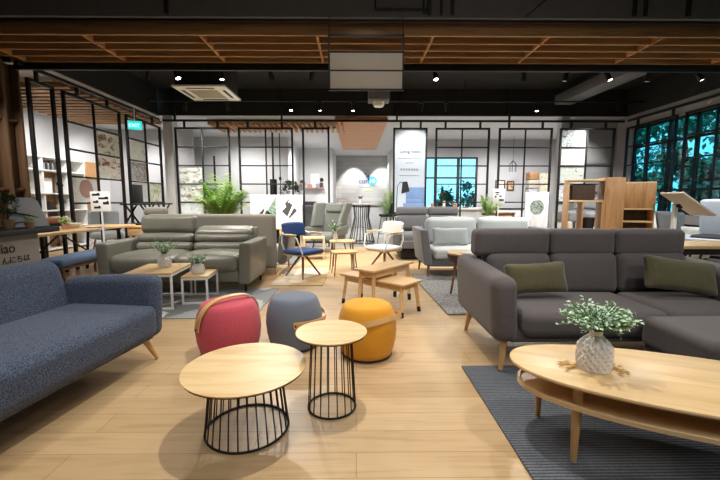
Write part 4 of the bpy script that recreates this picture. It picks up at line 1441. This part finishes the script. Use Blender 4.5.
solo('plate', MB().lathe([(0, 0), (.08, 0), (.13, .014), (.13, .018), (.07, .008), (0, .008)], 28), 'ceram', 'white plate right of the small lime plant on the dining table', 'plate', (-4.2, 5.98, .764))
solo('bowl', MB().lathe([(0, 0), (.05, 0), (.11, .07), (.105, .072), (.05, .012), (0, .012)], 28), 'ceram', 'white bowl standing behind the small lime plant on the dining table', 'bowl', (-4.5, 5.95, .764))
solo('napkin', MB().prism([(-.1, 0), (.1, 0), (.02, .12)], .08), 'ceram', 'folded white napkin left of the small lime plant on the dining table', 'napkin', (-4.42, 5.2, .764), 80)
solo('tray', B((0, 0, .006), (.2, .3, .012), .004), 'oak', 'pale flat tray at the near end of the dining table', 'tray', (-4.2, 4.65, .764), 5)

s = thing('desk', 'low wooden desk under the black sit-stand risers in the left line', 'desk', (-4.25, 7.75, 0))
B((0, 0, .70), (.6, 1.5, .035), .005).build('tabletop', 'beech', s)
B((.1, -.5, .60), (.36, .44, .16), .005).build('drawer', 'beech', s)
for sx in (-.26, .26):
    for sy in (-.7, .7):
        B((sx, sy, .34), (.045, .045, .68), .004).build('leg', 'black', s)
for (y, lb) in ((7.35, 'black X-frame desk riser with a monitor on the low desk, left one'), (7.98, 'black X-frame desk riser on the low desk, right one')):
    s = thing('desk_riser', lb, 'desk riser', (-4.26, y, .718))
    B((0, 0, .012), (.4, .46, .024), .004).build('base', 'black', s)
    for xx in (-.17, .17):
        MB().tube([(xx, -.2, .02), (xx, .2, .38)], .018, 6).build('strut', 'black', s)
        MB().tube([(xx * .85, .2, .02), (xx * .85, -.2, .38)], .018, 6).build('strut', 'black', s)
    B((0, 0, .40), (.42, .56, .03), .005).build('platform', 'black', s)
    if y < 7.5:
        B((-.03, .02, .60), (.03, .32, .36), .006).build('monitor', 'blackplastic', s)
s = thing('armchair', 'grey tub chair seen behind the five-sofa card', 'chair', (-5.5, 8.3, 0), 60)
MB().soft((0, 0, .42), (.6, .6, .16), .06, n=6).build('seat', 'lightgrey', s)
MB().soft((0, .3, .78), (.62, .14, .5), .06, n=6, fn=lambda x, y, z: (x, y - x * x * .9, z - .06)).build('backrest', 'lightgrey', s)
for sx in (-1, 1):
    for sy in (-1, 1):
        taper_leg(sx * .2, sy * .2, .35, sx * .06, sy * .06, .001, .02, .012).build('leg', 'walnut', s)

# shelving in the side room
s = thing('shelf_unit', 'white wall shelving with wooden back in the left side room', 'shelf', (-7.28, 9.0, 0))
mb = MB()
mb.box((-.19, 0, 1.1), (.02, 1.75, 2.2), .002)
mb.build('back_panel', 'oakz', s)
for y in (-.87, -.42, .35, .87):
    B((0, y, 1.1), (.38, .03, 2.2), .003).build('upright', 'whitemetal', s)
for z in (.05, .55, .95, 1.35, 1.88, 2.18):
    B((.01, 0, z), (.40, 1.76, .03), .003).build('shelf_board', 'whitemetal', s)
k = 0
for (y, z, w, h, m, nm, lb, ct) in ((8.85, 1.366, .26, .34, 'paper', 'picture_card', 'white picture card on the third board of the side room shelving', 'card'),
                               (9.2, 1.366, .14, .30, 'ink', 'figurine', 'dark branching figurine beside the white picture card', 'figurine'),
                               (8.75, .966, .3, .22, 'ink', 'basket', 'dark basket low on the side room shelving', 'basket'),
                               (9.18, .966, .2, .26, 'ceram', 'vase', 'white vase with dark ball on the side room shelving', 'vase'),
                               (9.0, .566, .45, .24, 'ceramgrey', 'storage_box', 'grey woven box on the lower board of the side room shelving', 'box')):
    if nm == 'vase':
        mb = MB().lathe([(0, 0), (.06, 0), (.09, .08), (.04, .16), (.05, .2), (0, .2)], 20)
    elif nm == 'figurine':
        mb = MB().tube([(0, 0, .012), (0, .02, .12), (0, -.04, .22), (0, .05, .3)], [.03, .02, .03, .04], 8).lathe([(0, 0), (.05, 0), (.05, .02), (0, .02)], 16).tube([(0, .02, .12), (0, .1, .2)], [.02, .035], 8)
    elif nm == 'basket':
        mb = MB().lathe([(0, 0), (.1, 0), (.14, .2), (.13, .2), (.09, .02), (0, .02)], 24)
    else:
        mb = MB().box((0, 0, h / 2), (.03 if nm == 'picture_card' else .28, w, h), .006)
    solo(nm, mb, m, lb, ct, (-7.25, y, z + .004))
s = thing('books', 'row of dark books on the top board of the side room shelving', 'books', (0, 0, 0)) if False else None
for k in range(9):
    solo('book', B((0, 0, 0), (.2, .035, .2 - .02 * (k % 3)), .002), ['ink', 'shade', 'inkgrey'][k % 3],
         '%s book from the left in the dark row on the upper side room shelf' % ordn[k], 'book', (-7.25, 8.62 + k * .04, 1.897 + (.2 - .02 * (k % 3)) / 2), 0, 'books on the side room shelf')
s = thing('leather_bench', 'tan leather bench with dark frame before the side room shelving', 'bench', (-6.3, 7.3, 0), 0)
MB().soft((0, 0, .78), (.5, 1.1, .12), .05, n=6).build('cushion', plain('tan_leather', '#a3684a', .5), s)
B((0, 0, .69), (.46, 1.06, .05), .005).build('frame', 'black', s)
for sx in (-.2, .2):
    for sy in (-.48, .48):
        B((sx, sy, .332), (.04, .04, .664), .004).build('leg', 'black', s)
solo('wall_panel', B((0, 0, 0), (.03, .8, 2.0), .004), 'oakz', 'plain oak door panel on the wall right of the side room shelving', 'wood panel', (-7.47, 10.55, 1.25))

# ------------------------------------------------------------------ bookcase and window lounge (right)
s = thing('bookcase', 'oak cube bookcase with tall side panel behind the charcoal sectional', 'bookcase', (4.13, 6.25, 0), -20)
# left open module
for x in (-.50, .02):
    B((x, .1, .6 if x > -.4 else .75), (.03, .40, 1.2 if x > -.4 else 1.5), .003).build('upright', 'oakz', s)
B((-.27, .1, .92), (.03, .38, .5), .003).build('divider', 'oakz', s)
for z in (.06, .45, .68, 1.18):
    B((-.24, .1, z), (.50, .40, .03), .003).build('shelf_board', 'oakx', s)
B((-.24, .1, 1.53), (.56, .40, .03), .003).build('top_board', 'oakx', s)
mb = MB()
for z in (1.34, 1.43):
    mb.box((-.24, .28, z), (.46, .015, .02), .002)
mb.build('back_rail', 'black', s)
B((.15, .1, .785), (.24, .42, 1.57), .003).build('tall_panel', 'oakz', s)
B((.30, .14, .785), (.06, .42, 1.57), .003).build('side_panel', 'oakz', s)
# right module
B((.56, .30, .74), (.46, .02, 1.44), .003).build('back_panel', 'shade', s)
B((.345, .2, .74), (.02, .30, 1.44), .003).build('divider', 'oakz', s)
B((.785, .2, .74), (.025, .30, 1.48), .003).build('upright', 'oakz', s)
B((.56, .06, 1.27), (.46, .02, .42), .003).build('door', 'oakz', s)
for z in (.06, .5, .84, 1.05, 1.485):
    B((.56, .2, z), (.46, .30, .025), .003).build('shelf_board', 'oakx', s)
solo('storage_box', B((0, 0, .13), (.34, .26, .26), .008), 'shade', 'dark patterned box on the upper board of the oak bookcase', 'box', (3.92, 6.43, 1.197), -20)
solo('basket', MB().lathe([(0, 0), (.08, 0), (.095, .2), (.087, .2), (.07, .02), (0, .02)], 24), 'ink', 'black woven basket in a cube of the oak bookcase', 'basket', (4.04, 6.39, .697))
solo('jar', MB().lathe([(0, 0), (.05, 0), (.06, .04), (.055, .11), (.03, .13), (0, .13)], 20), 'ceram', 'white ceramic jar beside the black basket in the oak bookcase', 'jar', (3.76, 6.47, .697))

s = thing('sofa', 'white and grey sofa below the long window', 'sofa', (5.65, 7.2, 0))
ox, oy = 5.65, 7.2
MB().soft(at(5.65, 7.15, .26), (2.0, .75, .3), .05, n=6).build('base', 'whiteseat', s)
MB().soft(at(5.65, 7.08, .47), (1.75, .6, .14), .05, n=8).build('seat_cushion', 'palegrey', s)
MB().soft(at(5.65, 7.46, .62), (2.0, .16, .66), .06, n=8).build('backrest', 'midgrey', s)
for sg in (-1, 1):
    MB().soft(at(5.65 + sg * .96, 7.15, .42), (.16, .8, .5), .06, n=6).build('arm', 'whiteseat', s)
    for y in (6.9, 7.4):
        B(at(5.65 + sg * .8, y, .06), (.06, .06, .12), .005).build('leg', 'black', s)
for i, (x, c, lb) in enumerate(((5.25, 'whiteseat', 'long white cushion on the sofa below the window, left end'), (5.78, 'whiteseat', 'small white cushion beside the long white cushion'), (6.2, 'charlight', 'dark grey cushion on the sofa below the window behind the tilted table'))):
    cushion(lb, c, (x, 7.27, .775), ((.72, .32, .44)[i], (.40, .36, .40)[i]), (-15, 0, 0), .004)
s = thing('low_bench', 'grey upholstered bench behind the window sofa', 'bench', (5.6, 8.0, 0))
MB().soft((0, 0, .84), (2.2, .5, .24), .05, n=6).build('seat', 'midgrey', s)
for x in (-.95, .95):
    B((x, 0, .37), (.06, .3, .74), .004).build('leg', 'black', s)
for (x, lb, a) in ((5.0, 'grey peaked cushion on the bench behind the window sofa, left', 5), (5.62, 'grey peaked cushion on the bench behind the window sofa, right', -4)):
    cushion(lb, 'midgrey', (x, 8.0, 1.135), (.55, .30), (-12, a, 0), .004)

s = thing('tilt_table', 'pale drawing table tilted on a white post near the window', 'table', (4.94, 5.7, 0))
B((0, .0, .02), (.5, .4, .03), .005).build('foot', 'whitemetal', s)
B((0, 0, .58), (.055, .055, 1.1), .005).build('post', 'whitemetal', s)
plabel(B((.16, -.03, 1.14), (.62, .42, .028), .004, rot=(0, 33, 0)).build('tabletop', 'cream', s), 'tilted pale table top')
MB().lathe([(0, -.05), (.03, -.05), (.03, .05), (0, .05)], 16, M=TM(.02, 0, 1.11, 90, 0, 0)).build('hinge', 'black', s)
MB().lathe([(0, 0), (.02, 0), (.02, .03), (0, .03)], 12, M=TM(.03, -.05, 1.09, 90, 0, 0)).build('knob', 'black', s)

s = thing('lounge_chair', 'ice blue shell lounge chair at the right edge', 'armchair', (5.95, 6.05, 0), -62)
def shell(x, y, z):
    return (x * (1 + .2 * z), y + (z ** 2) * .25 - x * x * .6, z)
MB().soft((0, .24, .85), (.56, .10, .72), .045, (0, .0, .01), n=10, fn=shell).build('backrest', 'bluepale', s)
MB().soft((0, -.08, .50), (.56, .56, .10), .045, n=10, fn=lambda x, y, z: (x, y, z + y * y * .5)).build('seat', 'bluepale', s)
MB().soft((0, -.06, .58), (.46, .46, .09), .04, n=8).build('seat_pad', 'ink', s)
MB().soft((0, .0, .425), (.74, .78, .05), .024, n=8).build('tray', 'ink', s)
for sx in (-1, 1):
    for sy in (-1, 1):
        taper_leg(sx * .2, sy * .2, .40, sx * .06, sy * .06, .001, .02, .012).build('leg', 'black', s)
s = thing('console_table', 'wooden console table behind the right end of the charcoal sectional', 'table', (3.72, 3.74, 0))
plabel(B((0, 0, .745), (1.15, .5, .03), .004).build('tabletop', 'oakx', s), 'oak top')
B((0, 0, .70), (1.1, .46, .055), .003).build('apron', 'black', s)
for sx in (-.53, .53):
    for sy in (-.2, .2):
        B((sx, sy, .335), (.045, .045, .67), .004).build('leg', 'black', s)
solo('paper_card', B((0, 0, .004), (.16, .1, .008), .001), 'paper', 'small white card on the wooden console table', 'card', (3.30, 3.86, .761), 15)

# ------------------------------------------------------------------ rooms beyond the partition
s = thing('counter', 'white counter laid with dishes in front of the bright back window', 'counter', (2.75, 10.9, 0))
B((0, 0, .95), (1.9, .7, .05), .005).build('top', 'whitegloss', s)
B((0, .05, .46), (1.8, .55, .92), .004).build('body', 'white', s)
for i, (x, y, r, m, lb) in enumerate(((2.1, 10.9, .13, 'ceram', 'white plate at the left end of the white counter'), (2.55, 10.75, .14, 'ceram', 'white plate before the flower vase on the white counter'), (3.2, 10.8, .12, 'rattan', 'rose copper plate at the right of the white counter'))):
    solo('plate', MB().lathe([(0, 0), (r * .6, 0), (r, .02), (r, .026), (r * .55, .01), (0, .01)], 24), m, lb, 'plate', (x, y, .976))
for i, (x, lb) in enumerate(((2.28, 'left copper cup on the white counter'), (2.95, 'right copper cup on the white counter'))):
    solo('cup', MB().lathe([(0, 0), (.05, 0), (.07, .13), (.062, .13), (.045, .012), (0, .012)], 20), 'rattan', lb, 'cup', (x, 11.05, .976))
s = thing('flower_vase', 'glass vase with a single red flower on the white counter', 'vase', (2.62, 11.05, .976))
MB().lathe([(0, 0), (.04, 0), (.045, .14), (.03, .2), (.025, .2), (0, .02)], 20).build('vase', 'ceramgrey', s)
mb = MB().tube([(0, 0, .02), (.0, 0, .42)], .006, 6)
mb.leaf((0, 0, .3), (1, 0, .6), (0, 0, 1), .12, .04).leaf((0, 0, .28), (-1, 0, .7), (0, 0, 1), .1, .04)
mb.build('stem', 'leafdark', s)
mb = MB()
for k in range(16):
    a = k * 2.4
    mb.leaf((0, 0, .42), (math.cos(a), math.sin(a), .3 + .05 * k), (0, 0, 1), .07, .045)
mb.build('flower', plain('red_flower', '#a02a3c', .6), s)
s = thing('side_cabinet', 'brown wooden side cabinet seen below the product card', 'cabinet', (4.15, 10.9, 0))
B((0, 0, .5), (.9, .42, .62), .006).build('body', 'shade', s)
B((0, 0, .825), (.94, .46, .03), .004).build('top', 'cork', s)
for x in (-.21, .21):
    d = B((x, -.215, .5), (.40, .02, .54), .004).build('door', 'cork', s)
    MB().lathe([(0, 0), (.012, 0), (.012, .02), (0, .02)], 10, M=TM(x * .3, -.225, .5, 90, 0, 0)).build('knob', 'black', d)
for x in (-.4, .4):
    for y in (-.16, .16):
        B((x, y, .095), (.04, .04, .19), .003).build('leg', 'black', s)
WY = 13.19
def framed(label, px0, px1, z, h, cols, seed, fm='shade'):
    k = WY / 370 * 1.01
    x0, x1 = (px0 - 356) * k, (px1 - 356) * k
    s = thing('framed_picture', label, 'picture', ((x0 + x1) / 2, WY, z))
    ww = x1 - x0
    mb = MB()
    for sx in (-1, 1):
        mb.box((sx * ww / 2, -.01, 0), (.04, .03, h + .04), .003)
    for sz in (-1, 1):
        mb.box((0, -.01, sz * h / 2), (ww, .03, .04), .003)
    mb.build('frame', fm, s)
    B((0, 0, 0), (ww, .012, h), 0).build('print', photo_mat('art_%d' % seed, cols, 4, seed), s)
framed('dark framed picture on the grey wall right of the back window', 493.5, 502, 1.72, .32, ['#7a5a48', '#c8b8a4', '#efe8dc'], 31)
framed('small brown picture beside the dark framed picture on the grey wall', 505, 511, 1.70, .3, ['#5c4436', '#8a6a4e', '#caa880'], 32)
framed('pale abstract painting with coloured shapes on the back right wall', 536, 551, 1.75, .85, ['#7a3038', '#3a9ab8', '#e6dcc0', '#f0e8d4'], 33, 'cream')
s = thing('wall_box_shelf', 'stack of white and brown box shelves on the back right wall', 'shelf', (6.15, 13.02, 1.85))
B((0, 0, .18), (.3, .3, .24), .004).build('box', 'cork', s)
B((.02, 0, -.1), (.34, .3, .28), .004).build('box', 'cream', s)
B((0, 0, -.42), (.3, .3, .3), .004).build('box', 'greywall', s)
s = thing('pendant_lamp', 'black spiky pendant lamp before the back right wall', 'lamp', (5.2, 12.4, 2.25))
MB().tube([(0, 0, .2), (0, 0, 1.149)], .006, 6).build('cord', 'black', s)
mb = MB()
for k in range(5):
    a = 2 * PI * k / 5
    mb.tube([(0, 0, .25), (.12 * math.cos(a), .12 * math.sin(a), .12), (.1 * math.cos(a), .1 * math.sin(a), -.12)], .009, 6)
mb.build('arms', 'black', s)
s = thing('shelf_console', 'white long console along the back right wall', 'console', (5.2, 12.8, 0))
B((0, 0, .9), (1.8, .4, .04), .004).build('top', 'black', s)
B((0, 0, .44), (1.76, .36, .88), .004).build('body', 'white', s)

# left back room: shelf boards, TV, lamps
WB = 15.49
kk = WB / 370 * 1.01
for (a, b, z, dep, m, lb) in ((294, 307, 1.86, .3, 'cream', 'upper left wall shelf board on the white wall'), (307, 325, 1.68, .3, 'rattan', 'rose wall shelf board on the white wall')):
    solo('wall_shelf', B((0, 0, 0), ((b - a) * kk, dep, .035), .004), m, lb, 'wall shelf', (((a + b) / 2 - 356) * kk, WB - dep / 2 - .002, z))
items = [(296.5, .14, .16, 'ink'), (300, .1, .2, 'ceramgrey'), (303.5, .12, .13, 'shade'), (311, .18, .14, 'rattan'), (315.5, .12, .2, 'ceram'), (319, .16, .17, 'inkgrey'), (322.5, .12, .21, 'shade')]
for i, (px, w, h, m) in enumerate(items):
    zz = 1.8785 if i < 3 else 1.6985
    solo('ornament', MB().soft((0, 0, h / 2), (w, .12, h), .02, n=4), m, '%s small ornament from the left on the %s' % (ordn[i] if i < 3 else ordn[i - 3], 'upper left wall shelf' if i < 3 else 'rose wall shelf'), 'ornament', ((px - 356) * kk, WB - .15, zz), 0, 'ornaments on the wall shelves')
s = thing('mounted_television', 'small black television on the white wall above the box armchair', 'television', ((310.5 - 356) * kk, 15.46, .98))
B((0, 0, 0), (.56, .05, .32), .008).build('body', 'blackplastic', s)
B((0, -.027, 0), (.52, .006, .28), .002).build('screen', 'ink', s)
solo('wall_hook', MB().lathe([(0, 0), (.075, 0), (.08, .02), (.06, .03), (0, .03)], 24, M=rotm(90, 0, 0)), 'black', 'small black round wall knob above the rose shelf', 'wall hook', ((322.5 - 356) * kk, 15.497, 2.03))
solo('white_picture', B((0, 0, 0), (.36, .03, .5), .004), 'paper', 'blank white canvas standing on the rose shelf', 'canvas', ((316 - 356) * kk, 15.47, 2.03))
s = thing('pendant_lamp', 'long black cylinder pendant lamp behind the white boards', 'lamp', (-2.62, 11.9, 1.55))
MB().tube([(0, 0, .3), (0, 0, 1.849)], .03, 8).build('stem', 'black', s)
MB().lathe([(0, -.25), (.1, -.25), (.11, -.24), (.11, .3), (.03, .31), (0, .31)], 24).build('shade', 'black', s)
s = thing('pendant_lamp', 'thin black pole lamp beside the long cylinder pendant', 'lamp', (-2.42, 12.0, 1.2))
MB().tube([(0, 0, 0), (0, 0, 2.199)], .016, 8).build('stem', 'black', s)
B((0, 0, .68), (.07, .1, .1), .01).build('switch', 'black', s)
s = thing('light_post', 'thin black light post behind the palm', 'lamp', (-4.2, 11.2, 0))
MB().tube([(0, 0, .02), (0, 0, 2.5)], .03, 8).build('pole', 'black', s)
MB().lathe([(0, 0), (.16, 0), (.16, .02), (0, .02)], 20).build('foot', 'black', s)
topi = topiary('dark round bush standing behind the white boards', (-2.02, 11.6, 0), .32, 1.28, 'leafdark')
s = thing('console', 'copper trimmed console at the left of the logo niche', 'console', (-.6, 16.6, 0))
for z in (.3, 1.25):
    B((0, 0, z), (.5, .35, .04), .005).build('shelf', 'rattan', s)
for sx in (-.23, .23):
    for sy in (-.15, .15):
        B((sx, sy, .625), (.03, .03, 1.25), .003).build('leg', 'rattan', s)
B((0, 0, .5), (.3, .25, .36), .02).build('bag', 'shade', s)
s = thing('reception_desk', 'low white desk below the logo', 'desk', (.5, 16.9, 0))
B((0, 0, .45), (1.4, .5, .9), .006).build('body', 'white', s)
B((0, 0, .925), (1.5, .6, .05), .005).build('top', 'shade', s)

# downlights in the white ceilings beyond
for i, (px, py) in enumerate(((441, 135), (448, 144.5), (485, 135.5), (484, 145), (466, 135), (448, 153), (465, 153), (507, 134), (501, 146), (280, 130), (297, 147), (304, 152), (349, 151), (368, 150), (386, 150))):
    Y = 2.19 * 370 / (200 - py)
    Y = min(Y, 17.6)
    if i in (2, 3):
        pass
    x = (px - 356) * Y / 370 * 1.01
    zc = 3.4
    if px > 430:
        Y = min(Y, 12.9)
        x = (px - 356) * Y / 370 * 1.01
    elif px < 330:
        Y = min(Y, 12.4 if px < 290 else 15.2)
        x = (px - 356) * Y / 370 * 1.01
    s = thing('downlight', '%s small glowing downlight in the white ceiling %s' % (ordn[i] if i < 9 else ordn[i - 9], 'beyond the back window grids' if i < 9 else 'left of and over the logo niche'), 'downlight', (x, Y, zc), 0, 'downlights in the white ceilings')
    MB().lathe([(.05, -.012), (.065, -.012), (.065, 0), (.05, 0)], 20).build('trim_ring', 'whitemetal', s)
    MB().lathe([(0, -.006), (.05, -.006), (.05, -.004), (0, -.004)], 20).build('lens', 'downl', s)

# ------------------------------------------------------------------ outside: trees
def tree(label, x, y, h, rad, seed, n=900):
    s = thing('tree', label, 'tree', (x, y, 0))
    rnd = random.Random(seed)
    MB().tube([(0, 0, -.5), (.1, .05, h * .4), (-.05, .1, h * .8)], [.12, .09, .04], 8).build('trunk', 'bark', s)
    mb = MB()
    blobs = [(Vector((rnd.uniform(-.6, .6) * rad, rnd.uniform(-.6, .6) * rad, h * rnd.uniform(.25, 1.0))), rad * rnd.uniform(.4, .7)) for _ in range(9)]
    for k in range(n):
        c, r = blobs[k % 9]
        d = Vector((rnd.gauss(0, 1), rnd.gauss(0, 1), rnd.gauss(0, 1))).normalized() * r * rnd.uniform(.3, 1)
        mb.leaf(c + d * (1.0), (rnd.uniform(-1, 1), rnd.uniform(-1, 1), rnd.uniform(-1, .4)), (0, 0, 1), .26, .15)
    mb.build('crown', 'leafout', s)
for i, (x, y, h) in enumerate(((9.4, 14.6, 4.6), (9.3, 12.5, 4.9), (9.2, 10.4, 4.3), (9.4, 8.3, 4.9), (9.2, 6.2, 4.4), (9.3, 4.2, 4.6))):
    tree('leafy tree close outside the long window, %s from the far end' % ordn[i], x, y, h, .82, 40 + i, 1700)
for i, (x, y, h) in enumerate(((12.0, 17.2, 5.2), (12.2, 14.8, 5.0), (12.0, 12.4, 5.4), (12.2, 10.0, 5.0), (12.0, 7.6, 5.3), (12.2, 5.2, 5.0))):
    tree('leafy tree farther outside the long window, %s from the far end' % ordn[i], x, y, h, .95, 50 + i, 1500)
for i, (x, y, h) in enumerate(((2.6, 16.6, 1.7), (4.0, 16.8, 1.8), (5.4, 17.0, 1.9))):
    tree('leafy bush outside the bright back window, %s' % ('left', 'middle', 'right')[i], x, y, h, .62, 60 + i, 500)
struct('ground', B((0, 12, -.32), (60, 60, .1), 0), 'leafdark', 'lawn outside the windows', 'ground')

# ------------------------------------------------------------------ world, lamps, camera
wd = bpy.data.worlds.new('dusk_sky')
SC.world = wd
wd.use_nodes = True
bg = wd.node_tree.nodes['Background']
bg.inputs['Color'].default_value = (.42, .80, 1.0, 1)
bg.inputs['Strength'].default_value = 2.2

def spot(loc, target, e, size=75, blend=.7, rad=.05, col=(1, .95, .87)):
    l = bpy.data.lights.new('spot_lamp', 'SPOT')
    l.energy = e
    l.spot_size = R(size)
    l.spot_blend = blend
    l.shadow_soft_size = rad
    l.color = col
    o = bpy.data.objects.new('spot_lamp', l)
    COL.objects.link(o)
    o.location = loc
    o.rotation_euler = (Vector(target) - Vector(loc)).to_track_quat('-Z', 'Y').to_euler()
    return o
# track heads over the main floor
for i, (x, y, z) in enumerate(SPOTS):
    spot((x, y, z - .1), (x * .9, y + (1.6 if i % 3 or i == 0 else -1.6) if y < 7 else (y + .75 if i in (11, 16, 19) else y - 1.2), 0 if i not in (11, 16, 19) else 1.6), 230 if y < 7 else 120, 110, .85, .06)
# unseen track lamps over the front of the showroom (above the picture), plus added fill
for (x, y, tx, ty, e) in ((-1.9, 3.9, -1.7, 2.4, 80), (-.9, 3.9, -.6, 2.6, 60), (.1, 2.4, -.25, 2.1, 300), (.8, 3.9, .3, 2.6, 80), (2.4, 3.9, 2.1, 2.6, 130),
                          (-2.0, .6, -1.9, 2.0, 70), (-.7, .4, -.5, 2.0, 30), (.9, .4, .6, 2.0, 30), (2.6, .8, 1.9, 2.4, 190),
                          (-1.4, -1.9, -1.4, 2.6, 80), (.6, -1.9, .5, 3.0, 90), (2.4, -1.9, 2.0, 2.8, 160),  # fill row added behind the camera for surfaces facing it
                          ):
    spot((x, y, 4.1), (tx, ty, .3), e, 80, .85, .05)
for (x, tx, ty, e) in ((-2.8, -2.6, 6.2, 260), (0, -.5, 7.2, 300), (2.6, 2.4, 6.2, 260), (4.6, 4.8, 6.6, 260), (-4.4, -4.4, 6.4, 220), (-3.3, -3.1, 5.3, 110)):  # added spots without fixtures just before the slats, lighting furniture fronts
    spot((x if x else -.75, 4.3, 3.12), (tx, ty, .4), e * .8, 75, .7, .05)
spot((.12, 2.2, 4.1), (.12, 4.5, 2.75), 55, 26, .4, .05)  # extra spot with no fixture, added to brighten the hanging sign
# side room, back rooms
for (x, y, tx, ty, e) in ((-6.2, 8.2, -7.4, 9.2, 170), (-6.2, 9.8, -7.2, 10.8, 170), (-5.9, 10.3, -5.9, 11.4, 170), (-5.6, 6.8, -6.5, 8.6, 110)):
    spot((x, y, 3.1), (tx, ty, 1.0), e, 120, .9, .08, (1, .97, .93))
for (x, y, e) in ((-3.6, 11.4, 260), (-1.6, 13.2, 330), (-.2, 11.2, 160), (.3, 14.2, 260), (2.6, 11.4, 310), (4.6, 11.4, 340), (6.0, 11.2, 240)):
    spot((x, y, 3.15), (x, y + .8, 0), e, 150, .9, .1, (1, .98, .95))
for x in (-.1, 1.25):
    spot((x, 17.2, 3.2), (x, 17.95, 1.7), 300, 70, .6, .05, (1, .98, .94))

cam = bpy.data.cameras.new('camera')
cam.lens = 18.5
cam.sensor_width = 36
cam.clip_end = 200
co = bpy.data.objects.new('camera', cam)
COL.objects.link(co)
th = math.atan(40 / 370)
co.location = (0, 0, 1.2)
co.rotation_euler = (PI / 2 - th, 0, -math.atan(4 * math.cos(th) / 370))
SC.camera = co
SC.view_settings.view_transform = 'Standard'
SC.view_settings.look = 'None'
SC.view_settings.exposure = 0.13
SC.view_settings.gamma = 1
SC.view_settings.use_curve_mapping = False
